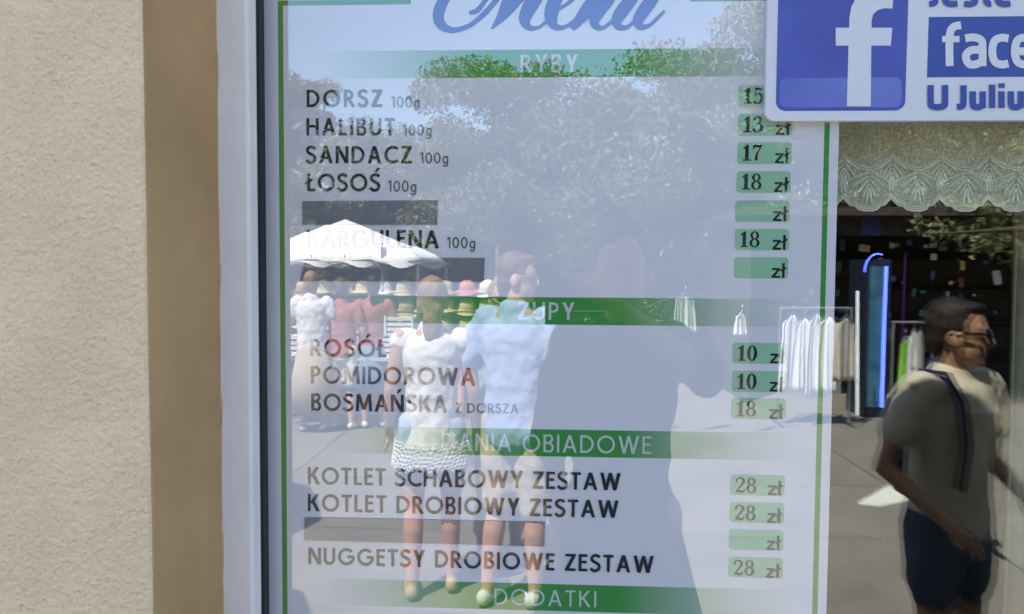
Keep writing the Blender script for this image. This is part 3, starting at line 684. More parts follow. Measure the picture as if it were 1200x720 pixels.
# ---- tree builder
bark = mat('bark', (.09, .07, .05), .9, .2, .3, 10, .5, 40)
leaf = [mat('leaf %s' % n_, c, .5, .35, .6, 9) for n_, c in (('green', (.15, .165, .07)), ('olive', (.17, .175, .10)), ('deep', (.12, .14, .075)))]
def leaf_cloud(name, cl, n, size, seed, m):
    rg = np.random.RandomState(seed)
    wts = np.array([c[3]*c[4]*c[5] for c in cl])**.8; idx = rg.choice(len(cl), n, p=wts/wts.sum())
    C = np.array([c[:3] for c in cl])[idx]; RR = np.array([c[3:6] for c in cl])[idx]
    d = rg.normal(size=(n, 3)); d /= np.linalg.norm(d, axis=1)[:, None]; rad = rg.rand(n, 1)**.45
    p = C+d*RR*rad
    a = rg.normal(size=(n, 3)); a /= np.linalg.norm(a, axis=1)[:, None]; b = rg.normal(size=(n, 3)); b -= (b*a).sum(1)[:, None]*a; b /= np.linalg.norm(b, axis=1)[:, None]
    s = (size*(.6+.8*rg.rand(n, 1)))
    V = np.stack([p-a*s, p+b*s*.45, p+a*s, p-b*s*.45], 1).reshape(-1, 3)
    q = np.arange(n*4).reshape(n, 4)
    me = bpy.data.meshes.new(name); me.vertices.add(n*4); me.vertices.foreach_set('co', V.reshape(-1)); me.loops.add(n*4); me.loops.foreach_set('vertex_index', q.reshape(-1).astype(np.int32))
    me.polygons.add(n); me.polygons.foreach_set('loop_start', np.arange(0, n*4, 4, dtype=np.int32)); me.update(calc_edges=True); me.materials.append(m); return me
def tree(x, y, h, wd, label, seed, m, n=16000, low=.28, size=.052):
    t = thing('tree', label, 'tree', (x, y, 0), 0, 'trees behind the market stalls reflected in the glass'); rg = random.Random(seed)
    tr = MB(); tr.tube([(0, 0, -.1), (.05, .03, h*.25), (.0, .06, h*.5), (.1, 0, h*.8)], [.17, .14, .10, .03], 10)
    cl = []
    for i in range(58):
        a = rg.uniform(0, 6.28); zz = rg.uniform(low, .95); rr = wd*(1-((zz-.55)/.55)**2*.75)*rg.uniform(.25, .95)
        c = (rr*math.cos(a), rr*math.sin(a)*.8, zz*h); s = rg.uniform(.45, .85)*wd*.40
        cl.append((*c, s, s, s*.72))
        if i < 16:
            z0 = h*rg.uniform(.22, .5); tr.tube([(0.03, .03, z0), (c[0]*.5, c[1]*.5, (z0+c[2])/2+.1), c], [.06, .04, .015], 6)
    tr.build('trunk', bark, t, True); link('crown', leaf_cloud('crown', cl, int(n*2.6), size, seed, m), None, t)
    return t
def topz(py, d): return 1.65+(318-py)/900*(d+1)
def vx(px, d): return at(px, 318, d).x
for (px, py, d, wd, lab, sd_, mi, n, low) in (
    (352, 88, 13, 1.0, 'slim young tree reflected beside the left edge of the menu', 11, 1, 6000, .35),
    (572, 72, 15, 2.1, 'broad tree reflected behind the white canopy', 12, 0, 16000, .12),
    (650, 76, 16, 2.3, 'round tree reflected above the man in the blue polo', 13, 2, 16000, .12),
    (760, 50, 15, 2.7, 'bushy tree reflected left of the price column', 14, 0, 16000, .12),
    (890, 10, 14, 2.6, 'tall tree reflected behind the blue sign', 15, 1, 18000, .12),
    (1040, -20, 16, 3.0, 'wide tree reflected behind the clothes kiosk', 16, 2, 18000, .2),
    (1190, -60, 15, 2.8, 'tall tree reflected at the right end of the window', 17, 0, 16000, .2),
    (405, 155, 17, 2.2, 'low tree reflected above the left end of the canopy', 18, 2, 12000, .12),
    (250, 60, 16, 2.6, 'tree standing left of the canopy outside the picture', 19, 0, 9000, .2), (480, 150, 19, 2.6, 'lower tree reflected in the gap left of the green heading band', 21, 0, 12000, .1), (700, 120, 19, 3.0, 'lower tree reflected under the heading band, behind the others', 22, 1, 14000, .1), (850, 90, 19, 3.0, 'tree far behind, reflected beside the price boxes', 23, 2, 14000, .1), (1110, 110, 19, 3.2, 'tree far behind the kiosk roof', 24, 0, 12000, .1)):
    tree(vx(px, d), -d, topz(py, d), wd, lab, sd_, leaf[mi], n, low)
# a bough reaching in from the right, above the kiosk
bt = thing('tree', 'tree with a low bough hanging over the right end of the kiosk', 'tree', (vx(1330, 8.0), -8.0, 0), 0, 'trees behind the market stalls reflected in the glass')
cl = []
for i, (px, py, s_) in enumerate(((1085, 262, .20), (1110, 270, .24), (1135, 262, .28), (1150, 285, .26), (1172, 272, .30), (1190, 295, .28), (1215, 280, .35), (1250, 270, .5), (1300, 240, .7), (1360, 220, .8), (1165, 240, .3), (1120, 240, .26), (1400, 180, .8), (1280, 170, .8))):
    p = mir(px, py, 8.0+.3*(i % 3)); cl.append((p.x-bt.location.x, p.y-bt.location.y, p.z, s_, s_, s_*.7))
link('crown', leaf_cloud('crown', cl, 9000, .035, 77, leaf[0]), None, bt)
b = MB(); b.tube([(0, 0, -.1), (.04, 0, 1.4), (0, 0, 2.6), (.1, 0, 3.4)], [.16, .13, .09, .03], 10); b.tube([(0, 0, 2.0), (-.6, 0, 2.2), (-1.4, .05, 2.15), (-2.2, .1, 2.1)], [.07, .05, .03, .012], 8)
b.build('trunk', bark, bt, True)
hedge = tag(link('hedge', leaf_cloud('hedge', [(x_, -19+.3*math.sin(x_), .9+.9*(k_ % 2), 1.2, .7, 1.3) for k_, x_ in enumerate(np.arange(-12, 17, 1.0))], 60000, .08, 30, leaf[2]), None), 'long dark hedge behind the market stalls', 'hedge')
# dark house row that closes the square behind the trees
hw = mat('far house wall', (.10, .09, .08), .9, .2, .2, 1)
ht = thing('far_house', 'low dark building behind the hedge', 'building', (0, -23, 0))
MB().box(-16, 20, -4, 0, 0, 3.2).build('wall', hw, ht)
b = MB(); b.add([(-16.4, .4, 3.2), (20.4, .4, 3.2), (20.4, -4.4, 3.2), (-16.4, -4.4, 3.2), (-16, -2, 4.2), (20, -2, 4.2)], [(0, 1, 5, 4), (2, 3, 4, 5), (1, 2, 5), (3, 0, 4), (0, 3, 2, 1)]); b.build('roof', mat('far roof', (.12, .06, .045), .9, .2, .2, 2), ht)
for i in range(9):
    wn = MB().box(-14+i*3.8, -12.8+i*3.8, -.02, .03, 1.0, 2.3).build('window', mat('far window frame', (.5, .5, .48), .6), ht)
    MB().box(-13.92+i*3.8, -12.88+i*3.8, .025, .04, 1.08, 2.22).build('pane', mat('far window pane', (.03, .04, .05), .1, .8), wn)

# ---- market canopy, hats, goods
cloth_w = mat('white canopy cloth', (.90, .90, .88), .8, .2, .03, 3)
steel = mat('grey steel', (.35, .35, .36), .4, .5, metal=.7)
CD = 8.3
can = thing('market_canopy', 'white pyramid market canopy reflected across the left of the menu', 'canopy', (vx(415, CD), -CD, 0))
cx0, cx1 = vx(300, CD)-can.location.x, vx(512, CD)-can.location.x
ze = topz(309, CD); zp = topz(259, CD); zv = topz(311, CD)
b = MB(); v = []; f = []; n = 12
for i in range(n+1):
    for j in range(n+1):
        u_, w_ = i/n*2-1, j/n*2-1; m_ = max(abs(u_), abs(w_)); x = cx0+(cx1-cx0)*(u_+1)/2; y = w_*1.15
        z = ze+(zp-ze)*(1-m_)**.8-.06*(1-m_)*math.sin(abs(u_*w_)*8)-.03*math.sin(i*2.0)*m_*(1 if j in (0, n) else 0)
        v.append((x, y, z))
for i in range(n):
    for j in range(n): a = i*(n+1)+j; f.append((a, a+n+1, a+n+2, a+1))
ob = b.add(v, f).build('roof_cloth', cloth_w, can, smooth=True); ob.modifiers.new('thick', 'SOLIDIFY').thickness = .004
for y in (1.15, -1.15):
    b = MB(); v = []; f = []; b0 = 0
    for i in range(31):
        x = cx0+(cx1-cx0)*i/30; v += [(x, y, ze), (x, y+.02*math.sin(i), zv+.03*math.sin(i*1.1)-.02)]
    f += [(b0+2*i, b0+2*i+1, b0+2*i+3, b0+2*i+2) for i in range(30)]
    ob = b.add(v, f).build('valance', cloth_w, can)
    ob.modifiers.new('thick', 'SOLIDIFY').thickness = .003
for sx in (cx0+.04, cx1-.04):
    for sy in (-1.1, 1.1): MB().tube([(sx, sy, 0), (sx, sy, ze)], [.02, .02], 8, False).build('post', steel, can)
tb = thing('display_table', 'long display table covered in white boxes under the canopy', 'table', (vx(400, 7.0), -7.0, 0))
MB().box(-.8, .9, -.25, .25, .72, .75).build('table_top', mat('table board', (.55, .54, .52), .6, .3, .05), tb)
for sx in (-.75, .85):
    for sy in (-.2, .2): MB().box(sx-.02, sx+.02, sy-.02, sy+.02, 0, .72).build('leg', steel, tb)
rack = thing('hat_rack', 'stepped rack carrying straw hats under the canopy', 'rack', (vx(440, 7.35), -7.35, 0))
for z in (1.02, 1.22, 1.42): MB().box(-1.15, 1.35, -.12, .12, z-.015, z).build('shelf', mat('shelf wood', (.2, .15, .1), .7), rack)
for sx in (-1.13, .1, 1.33): MB().box(sx-.015, sx+.015, -.12, .12, 0, 1.9).build('upright', steel, rack)
hatm = [mat('hat %s' % n_, c, .85, .1, .15, 60) for n_, c in (('straw', (.62, .50, .28)), ('khaki', (.50, .42, .24)), ('white', (.78, .76, .72)), ('rose', (.65, .25, .25)))]
def hat_mesh(m):
    b = MB(); prof = [(.005, .115), (.05, .112), (.075, .09), (.083, .05), (.086, .01), (.135, -.004), (.138, -.010), (.088, .002), (.08, 0)]
    n = 16; v = [(r*math.cos(6.2832*k/n), r*math.sin(6.2832*k/n)*1.15, z) for r, z in prof for k in range(n)]
    f = [(i*n+k, i*n+(k+1) % n, (i+1)*n+(k+1) % n, (i+1)*n+k) for i in range(len(prof)-1) for k in range(n)]+[tuple(range(n))]
    b.add(v, f); me = b.mesh('hat', True); me.materials.append(m); return me
hm = [hat_mesh(m) for m in hatm]; HC = ['straw coloured', 'khaki', 'white', 'rose coloured']
rg = random.Random(8)
posl = ['first', 'second', 'third', 'fourth', 'fifth', 'sixth', 'seventh', 'eighth', 'ninth', 'tenth', 'eleventh']
cols_l = [2, 0, 2, 1, 3, 2, 0, 1, 0, 1, 0]
for sh, z in enumerate((1.02, 1.22, 1.42)):
    for i in range(11):
        kx = cols_l[(i+sh*3) % 11] if not (sh == 1 and i > 7) else 0
        o = link('hat', hm[kx], None, None, (rack.location.x-1.02+i*.225+rg.uniform(-.02, .02), -7.35+.02, z+.012)); o.rotation_euler = (rg.uniform(.1, .5)*-1, 0, rg.uniform(-.3, .3))
        tag(o, '%s brimmed hat, %s from the left on the %s shelf of the rack' % (HC[kx], posl[i], ('lowest', 'middle', 'top')[sh]), 'hat', group='brimmed hats on the rack under the canopy')
tagm = [mat('small cloth %s' % n_, c, .9, .1, .1, 20) for n_, c in (('coral', (.6, .2, .18)), ('white', (.8, .8, .78)), ('sand', (.55, .47, .33)), ('sky', (.35, .45, .62)), ('pink', (.7, .42, .42)))]
# white crates of goods on and by the table
crm = mat('white crate plastic', (.75, .76, .78), .5, .4, .04)
def crate(x, y, z, label):
    t = thing('crate', label, 'crate', (x, y, z), rg.uniform(-.1, .1), 'white slatted crates at the market stall')
    for q in range(4): MB().box(-.14, .14, -.1, .1, q*.055, q*.055+.035).build('slat', crm, t)
    for sx in (-.14, .14):
        for sy in (-.1, .1): MB().box(sx-.012, sx+.012, sy-.012, sy+.012, 0, .22).build('corner', crm, t)
crate(vx(343, 7.0), -6.95, .75, 'white slatted crate at the left end of the display table')
crate(vx(385, 7.0), -6.95, .75, 'white slatted crate behind the woman in beige, on the table')
crate(vx(458, 7.0), -6.95, .75, 'white slatted crate at the right end of the display table, lower one')
crate(vx(470, 7.0), -6.95, .97, 'white slatted crate stacked on the rightmost crate')

# ---- clothes rails
def garment(name, label, x, y, ztop, length, wd, rz, m, seed, grp):
    t = thing(name, label, 'garment', (x, y, ztop), rz, grp); rg = random.Random(seed); v = []; f = []
    n, mm = 20, 10
    out = []
    for j in range(mm+1):
        tt = j/mm
        hw_ = wd*(.28+.72*min(1, tt*6)**.7) if tt < .18 else wd*(.80 if tt < .35 else .80+.22*tt)
        for i in range(n+1):
            u_ = i/n*2-1
            v.append((u_*hw_, .022*math.sin(i*1.4+seed+1.8*math.sin(i*.55+seed*2.1)+tt*math.sin(seed+i*.3))*(.3+tt)+.01*math.sin(i*3.1), -tt*length-.015*abs(math.sin(i*1.3+seed))*tt-(.03*(abs(u_))**1.5 if j == 0 else 0)))
    for j in range(mm):
        for i in range(n): a = j*(n+1)+i; f.append((a, a+1, a+n+2, a+n+1))
    o = MB().add(v, f).build('cloth', m, t, smooth=True); o.modifiers.new('thick', 'SOLIDIFY').thickness = .006
    MB().tube([(-wd*.6, 0, -.03), (0, 0, .03), (wd*.6, 0, -.03)], [.006]*3, 6).build('hanger', steel, t)
    MB().tube([(0, 0, .03), (0, 0, .07), (.015, 0, .09), (0, 0, .11)], [.003]*4, 6).build('hook', steel, t)
    return t
cw = mat('white cotton', (.84, .84, .84), .9, .1, .04, 8); cb = mat('cream cotton', (.62, .58, .5), .9, .1, .08, 8)
cg = mat('lime cotton', (.36, .75, .10), .8, .1, .08, 8); cp = mat('rose cotton', (.72, .35, .38), .85, .1, .1, 10)
def rail(label, x0, x1, y, z):
    t = thing('clothes_rail', label, 'clothes rail', ((x0+x1)/2, y, 0)); h = (x1-x0)/2
    MB().tube([(-h, 0, z), (h, 0, z)], [.014, .014], 8).build('bar', steel, t)
    for s in (-h, h):
        MB().tube([(s, 0, .05), (s, 0, z)], [.013, .013], 8).build('upright', steel, t); MB().tube([(s, -.2, .04), (s, .2, .04)], [.013, .013], 8).build('foot', steel, t)
GD = 7.4
gz = topz(368, GD)
rail('steel clothes rail with long white shirts left of the light pole', vx(915, GD), vx(1000, GD), -GD, gz+.09)
gl = ['leftmost long white shirt on the rail', 'second long white shirt from the left on the rail', 'third long white shirt from the left on the rail', 'fourth long white shirt from the left on the rail', 'cream shirt on the rail left of the light pole']
for i, px in enumerate((930, 943, 957, 970, 989)):
    garment('long_shirt', gl[i], vx(px, GD), -GD+.03*i, gz+(.02, -.02, .03, 0, -.01)[i], (.86, .80, .90, .82, .66)[i], (.19, .17, .20, .18, .17)[i], R((-30, -22, -36, -14, -30)[i]), cw if i < 4 else cb, i, 'white shirts on the clothes rail')
gz2 = topz(385, GD)
rail('short steel clothes rail with lime and white tops right of the blue cabinet', vx(1050, GD), vx(1096, GD), -GD, gz2+.10)
garment('top', 'lime green top hanging at the left of the short rail', vx(1062, GD), -GD+.05, gz2-.08, .52, .10, R(-40), cg, 3, 'tops on the short rail')
garment('top', 'white top hanging beside the lime green one', vx(1075, GD), -GD, gz2, .62, .11, R(-35), cw, 5, 'tops on the short rail')
garment('top', 'rose and white top at the right of the short rail', vx(1085, GD), -GD-.05, gz2+.0, .58, .09, R(-40), cb, 6, 'tops on the short rail')
# scarves hanging in the middle
SDp = 6.6
for i, (px, py, l, wd, lab) in enumerate(((671, 374, .26, .08, 'small white pennant cloth nearest the blue polo'), (686, 384, .26, .07, 'small white pennant cloth second from the blue polo'), (748, 374, .26, .13, 'pleated white cloth hanging beside the photographer'), (804, 346, .36, .16, 'white cloth hanging above the photographer\'s elbow'), (870, 366, .2, .09, 'scrap of white cloth hanging left of the long shirts'))):
    garment('hanging_cloth', lab, vx(px, SDp), -SDp, topz(py, SDp), l, wd, R(-35), cw, 20+i, 'white cloths on the washing line')
ln = tag(MB().tube([(vx(640, SDp), -SDp, topz(366, SDp)), (vx(740, SDp), -SDp, topz(364, SDp)), (vx(806, SDp), -SDp, topz(342, SDp)), (vx(905, SDp), -SDp, topz(360, SDp))], [.0025]*4, 6).build('line_cord', mat('cord', (.3, .29, .27), .8)), 'thin cord strung between the stalls with white cloths', 'cord')

for i in range(11):
    kq = (i*2+i//3) % 5
    garment('small_garment', '%s small garment, %s from the left hanging below the hats' % (('coral', 'white', 'sand', 'sky blue', 'pink')[kq], posl[i]), rack.location.x-1.03+i*.228, -7.24, .97, .34+.05*(i % 3), .085, R(-12+5*(i % 4)), tagm[kq], 40+i, 'small garments under the hat rack')
# ---- kiosk at the right
KD = 8.8
kx0, kx1 = vx(880, KD), vx(1420, KD)
kio = thing('souvenir_kiosk', 'dark open fronted souvenir kiosk reflected right of the menu', 'kiosk', (0, -KD, 0))
kd_m = mat('kiosk timber', (.075, .058, .048), .8, .2, .3, 8)
MB().box(kx0, kx1, -2.1, -2.0, 0, 2.35).build('back_wall', kd_m, kio); MB().box(kx0-.05, kx0, -2.1, 0, 0, 2.35).build('side_wall', kd_m, kio); MB().box(kx1, kx1+.05, -2.1, 0, 0, 2.35).build('side_wall', kd_m, kio)
MB().box(kx0-.2, kx1+.2, -2.3, .35, 2.35, 2.45).build('roof', kd_m, kio); MB().box(kx0, kx1, -.04, 0, 2.12, 2.35).build('fascia', kd_m, kio)
for z in (.5, .95, 1.4, 1.85): MB().box(kx0+.05, kx1-.05, -1.99, -1.7, z-.02, z).build('shelf', kd_m, kio)
MB().box(vx(1008, KD), vx(1030, KD), .005, .03, topz(275, KD), topz(250, KD)).build('notice', mat('notice blue', (.04, .06, .2), .5), kio)
gd = [mat('trinket %s' % n_, c, .5, .5) for n_, c in (('yellow', (.75, .6, .2)), ('white', (.85, .83, .8)), ('blue', (.1, .16, .4)), ('red', (.4, .07, .07)), ('teal', (.08, .3, .32)))]
gn = ['yellow', 'white', 'blue', 'red', 'teal']
rg = random.Random(12)
ORD = posl+['twelfth', 'thirteenth', 'fourteenth', 'fifteenth', 'sixteenth', 'seventeenth', 'eighteenth', 'nineteenth', 'twentieth', 'twenty first', 'twenty second', 'twenty third', 'twenty fourth', 'twenty fifth', 'twenty sixth', 'twenty seventh', 'twenty eighth']
card = []
for m in gd:
    for wq, hq_ in ((.055, .08), (.09, .06), (.035, .035), (.06, .13)):
        me = bevel_mesh = MB().prism(rounded(-wq, wq, -hq_, hq_, .012, 2), -.006, .006).mesh('postcard'); me.materials.append(m); card.append(me)
for z, sn in ((.62, 'lowest'), (.86, 'second'), (1.10, 'third'), (1.34, 'fourth'), (1.58, 'fifth'), (1.80, 'sixth'), (2.0, 'top')):
    x = kx0+1.0; q = 0
    while x < kx1-2.2 and q < 26:
        kq = rg.choice((1, 1, 1, 0, 2, 4, 3, 4, 2)); o = link('postcard', card[kq*4+rg.randrange(4)], None, None, (x, -KD-.35-rg.uniform(0, 1.2), z+rg.uniform(-.07, .07)))
        o.rotation_euler = (0, rg.uniform(-.3, .3), rg.uniform(-.9, .9)); sc_ = rg.uniform(.3, .8); o.scale = (sc_, 1, sc_)
        tag(o, '%s souvenir card, %s from the left in the %s row of the kiosk' % (gn[kq], ORD[q], sn), 'card', group='souvenir cards hanging in the kiosk'); x += rg.uniform(.06, .34); q += 1
# light pole
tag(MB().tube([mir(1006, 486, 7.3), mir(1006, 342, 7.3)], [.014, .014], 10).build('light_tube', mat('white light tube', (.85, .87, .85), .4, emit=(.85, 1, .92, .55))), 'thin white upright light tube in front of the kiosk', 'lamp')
# blue lit cabinet
cab = thing('drinks_cabinet', 'tall drinks cabinet with arched top and glowing blue edge light', 'cabinet', (vx(1028, 7.9), -7.9, 0))
hc = topz(300, 7.9); cwid = .088
cbm = mat('cabinet dark', (.02, .025, .05), .4, .5)
MB().box(-cwid-.02, cwid+.07, -.5, 0, 0, hc-.02).build('cabinet_body', cbm, cab)
MB().box(-cwid+.02, cwid, .002, .015, .12, hc-.1).build('cabinet_door', mat('cabinet door', (.05, .16, .24), .2, .8, .4, 6), cab)
led = mat('blue light strip', (.02, .03, .6), .5, emit=(.08, .12, 1, 7.0)); ledp = mat('purple light strip', (.05, .01, .07), .5, emit=(.22, .02, .3, .03))
MB().box(cwid, cwid+.022, .0, .03, .12, hc-.1).build('light_strip', led, cab)
MB().tube([(-cwid-.05+.14*(1-math.cos(t_)), .02, hc-.16+.20*math.sin(t_)) for t_ in [math.pi*i/20 for i in range(0, 13)]], [.007]*13, 6).build('light_arch', led, cab)
MB().box(.30, .312, .0, .02, .7, hc+.05).build('light_strip', ledp, cab)

# flat pale sheet on the ground, added to stand in for a bright patch
fl = [mir(1017, 591, 4.5), mir(1062, 566.5, 5.2), mir(1087, 569.5, 5.2), mir(1083, 583, 4.8), mir(1044, 594, 4.4)]
pts = [(mir(px, py, 1).x, 0) for px, py in ()]
def on_ground(px, py):
    d_ = (px-600)/F*rt-(py-360)/F*up+fw; t_ = -CP.z/d_.z; p = CP+d_*t_; return (p.x, -p.y)
b = MB(); P = [on_ground(*p) for p in ((1006, 592), (1048, 567), (1087, 570.5), (1083, 584), (1034, 595))]
b.add([(p[0], p[1], .006) for p in P]+[(p[0], p[1], .001) for p in P], [tuple(range(5)), tuple(range(9, 4, -1))]+[(i, 5+i, 5+(i+1) % 5, (i+1) % 5) for i in range(5)])
tag(b.build('bright_patch_sheet', mat('bright patch', (.88, .88, .74), .35, .5)), 'pale yellow sheet on the pavement, added to stand in for a bright patch', 'sheet')
# parasols added out of view, left of the window, to shade the reflected paving
def parasol(x, y, rad, h, label):
    t = thing('added_shade_parasol', label, 'parasol', (x, y, 0), 0, 'parasols added out of view to cast shade')
    n = 16; v = [(0, 0, h+.42)]; f = []
    for k_, (rr_, zz_) in enumerate(((.35, h+.30), (.7, h+.16), (1.0, h), (1.0, h-.14))):
        for q in range(n): sc = 1-.05*(q % 2)*(rr_ > .6); v.append((rad*rr_*sc*math.cos(6.2832*q/n), rad*rr_*sc*math.sin(6.2832*q/n), zz_))
    for q in range(n): f.append((0, 1+q, 1+(q+1) % n))
    for k_ in range(3):
        for q in range(n): a = 1+k_*n; f.append((a+q, a+n+q, a+n+(q+1) % n, a+(q+1) % n))
    o = MB().add(v, f).build('canopy', mat('parasol cloth', (.45, .12, .08), .9, .1, .05, 6), t, True); o.modifiers.new('thick', 'SOLIDIFY').thickness = .004
    MB().tube([(0, 0, .05), (0, 0, h+.45)], [.022, .022], 10).build('pole', steel, t)
    MB().tube([(0, 0, 0), (0, 0, .07)], [.26, .24], 20, False).build('base', plinth, t)
    for q in range(8): MB().tube([(0, 0, h-.1), (rad*.9*math.cos(.785*q), rad*.9*math.sin(.785*q), h+.03)], [.008, .008], 6).build('rib', steel, t)
parasol(-3.55, -2.75, 1.15, 2.3, 'red parasol added out of view for its shade, farther from the wall')
parasol(-2.65, -1.15, .72, 2.25, 'smaller red parasol added out of view for its shade, close to the stucco wall')
# ================================================================== PEOPLE
skin = mat('skin fair', (.56, .33, .23), .55, .4, .06, 12); skin2 = mat('skin tanned', (.46, .27, .17), .5, .4, .08, 12)
def cl_(n_, c, r=.9): return mat('cloth '+n_, c, r, .15, .08, 14)
def person(name, label, loc, rz, scale, spec):
    t = thing(name, label, 'person', loc, rz); t.scale = (scale,)*3
    vx_ = spec.get('vox', .012); sk = spec.get('skin', skin); lean = Vector(spec.get('lean', (0, 0)))
    Lf = lambda x, y, z: (x+lean.x*max(0, z-.95), y+lean.y*max(0, z-.95), z-.25*lean.length*max(0, z-.95))
    g = spec.get('girth', 1.0)
    # joints
    sh = [Lf(-.185*g, 0, 1.41), Lf(.185*g, 0, 1.41)]
    el = spec.get('elbow') or [Lf(-.25*g, -.02, 1.13), Lf(.25*g, -.02, 1.13)]
    wr = spec.get('wrist') or [Lf(-.27*g, .06, .90), Lf(.27*g, .06, .90)]
    st = spec.get('step', (0, 0))
    kn = [(-.10, .03+st[0]*.5, .49), (.10, .03+st[1]*.5, .49)]; an = [(-.105, -.02+st[0], .09), (.105, -.02+st[1], .09)]
    hp = [(-.09, 0, .93), (.09, 0, .93)]
    hc_ = Vector(Lf(0, .02, 1.60)); ht_ = R(spec.get('turn', 0)); hr = Matrix.Rotation(ht_, 3, 'Z')
    hd = lambda x, y, z: tuple(hc_+hr@Vector((x, y, z)))
    b = MB()
    b.tube([(0, -.01, .90), (0, 0, 1.02), Lf(0, .0, 1.15), Lf(0, .0, 1.32), Lf(0, -.01, 1.42)], [(.150*g, .105), (.135*g, .095), (.135*g, .10), (.165*g, .11), (.11*g, .07)], 16)
    b.tube([Lf(0, -.015, 1.40), Lf(0, 0, 1.50), tuple(hc_+Vector((0, -.015, -.06)))], [.058, .052, .052], 12)
    b.ell(hd(0, -.012, .035), (.075, .097, .100), rot=hr); b.ell(hd(0, .018, -.035), (.060, .062, .074), rot=hr); b.ell(hd(0, .040, -.082), (.036, .036, .026), rot=hr); b.ell(hd(0, .064, -.094), (.018, .015, .016), rot=hr)
    b.tube([hd(0, .082, .022), hd(0, .100, -.018), hd(0, .092, -.030)], [.009, .0125, .010], 8)
    b.ell(hd(0, .073, -.056), (.023, .011, .006), rot=hr); b.ell(hd(0, .071, -.066), (.018, .010, .006), rot=hr); b.ell(hd(0, .072, .036), (.052, .016, .010), rot=hr)
    for s in (-1, 1): b.ell(hd(s*.078, -.008, -.008), (.012, .022, .032), rot=hr); b.ell(hd(s*.032, .074, .012), (.014, .009, .008), rot=hr)
    for i in (0, 1):
        s = -1 if i == 0 else 1
        b.tube([sh[i], ((sh[i][0]+el[i][0])/2, (sh[i][1]+el[i][1])/2, (sh[i][2]+el[i][2])/2), el[i], wr[i]], [.052, .047, .038, .026], 10)
        d = (Vector(wr[i])-Vector(el[i])).normalized(); side = Vector((1, 0, 0)) if abs(d.x) < .7 else Vector((0, 1, 0)); side = (side-d*side.dot(d)).normalized(); nn = d.cross(side)
        W = Vector(wr[i]); fr = .0085 if vx_ < .009 else .011
        fwd_ = Vector((0, 1, 0)); pl = (fwd_-d*fwd_.dot(d)); pl = pl.normalized() if pl.length > .3 else side; nn = d.cross(pl)
        b.tube([W-d*.01, W+d*.045, W+d*.085], [(.024, .018), (.036, .017), (.036, .015)], 10)
        for q in range(4):
            o_ = pl*(q-1.5)*-.020; L_ = (.062, .072, .068, .052)[q]
            b.tube([W+d*.08+o_, W+d*(.08+L_*.55)+o_*1.05+nn*.004*s, W+d*(.08+L_)+o_*1.08+nn*.018*s], [fr, fr*.95, fr*.8], 6)
        b.tube([W+d*.02+pl*.03, W+d*.055+pl*.052, W+d*.085+pl*.055], [fr*1.2, fr*1.1, fr*.9], 6)
        kr = spec.get('legr', 1.0)
        b.tube([hp[i], ((hp[i][0]+kn[i][0])/2, .01, .72), kn[i], (kn[i][0], (kn[i][1]*.7+an[i][1]*.3)-.02, .36), an[i]], [.088*kr, .074*kr, .054*kr, .056*kr, .036*kr], 12)
        b.tube([(an[i][0], an[i][1]-.02, .05), (an[i][0]*1.1, an[i][1]+.08, .04), (an[i][0]*1.2, an[i][1]+.17, .03)], [.035, .036, .028], 8)
    b.build('body', sk, t, remesh=vx_)
    # top
    if 'top' in spec:
        m, hem, slv = spec['top']; b = MB()
        pts = [(0, -.0, hem), (0, 0, 1.02), Lf(0, 0, 1.16), Lf(0, 0, 1.32), Lf(0, -.005, 1.405), Lf(0, -.01, 1.45)]
        fl_ = spec.get('flare', 1.0)
        b.tube(pts, [(.175*g*fl_, .13*fl_), (.16*g, .12), (.158*g, .122), (.185*g, .125), (.172*g, .096), (.085*g, .068)], 18)
        for i in (0, 1):
            s = Vector(sh[i]); e_ = Vector(el[i]); q = s+(e_-s)*slv if slv <= 1 else e_
            pts = [tuple(s*.85+Vector(Lf(0, 0, 1.39))*.15), tuple(s+(q-s)*.4), tuple(q)]; rr = [.058, .062, .064] if slv < .2 else [.075, .070, .066]
            if slv > 1: pts.append(tuple(e_+(Vector(wr[i])-e_)*.85)); rr = [.07, .062, .052, .036]
            b.tube(pts, rr, 12)
        b.build('shirt', m, t, remesh=vx_, fold=.035 if not spec.get('fine') else .018)
    if 'shorts' in spec:
        m, hz = spec['shorts']; b = MB()
        b.tube([(0, 0, .86), (0, 0, .96), (0, 0, 1.03)], [(.155*g, .125), (.165*g, .12), (.145*g, .105)], 16)
        for i in (0, 1):
            x = hp[i][0]; tt = (.93-hz)/(.93-.49) if hz > .49 else 1
            if hz > .3: b.tube([(x, 0, .92), (x*1.03, st[i]*.5*tt*.6+.01, (.92+hz)/2), (x*1.06, st[i]*.5*tt+.02, hz)], [.10, .096, .09], 14)
            else: b.tube([(x, 0, .92), (x*1.03, .015+st[i]*.25, .7), (kn[i][0], kn[i][1], .49), (an[i][0], an[i][1], hz)], [.10, .086, .07, .056], 14)
        b.build('trousers' if hz < .3 else 'shorts', m, t, remesh=vx_, fold=.03)
    if 'skirt' in spec:
        m, hz = spec['skirt']; b = MB()
        b.tube([(0, 0, hz), (0, 0, (hz+1)/2), (0, 0, 1.02)], [(.30, .25), (.22, .18), (.14, .11)], 18, cap=False); b.build('skirt', m, t, smooth=True)
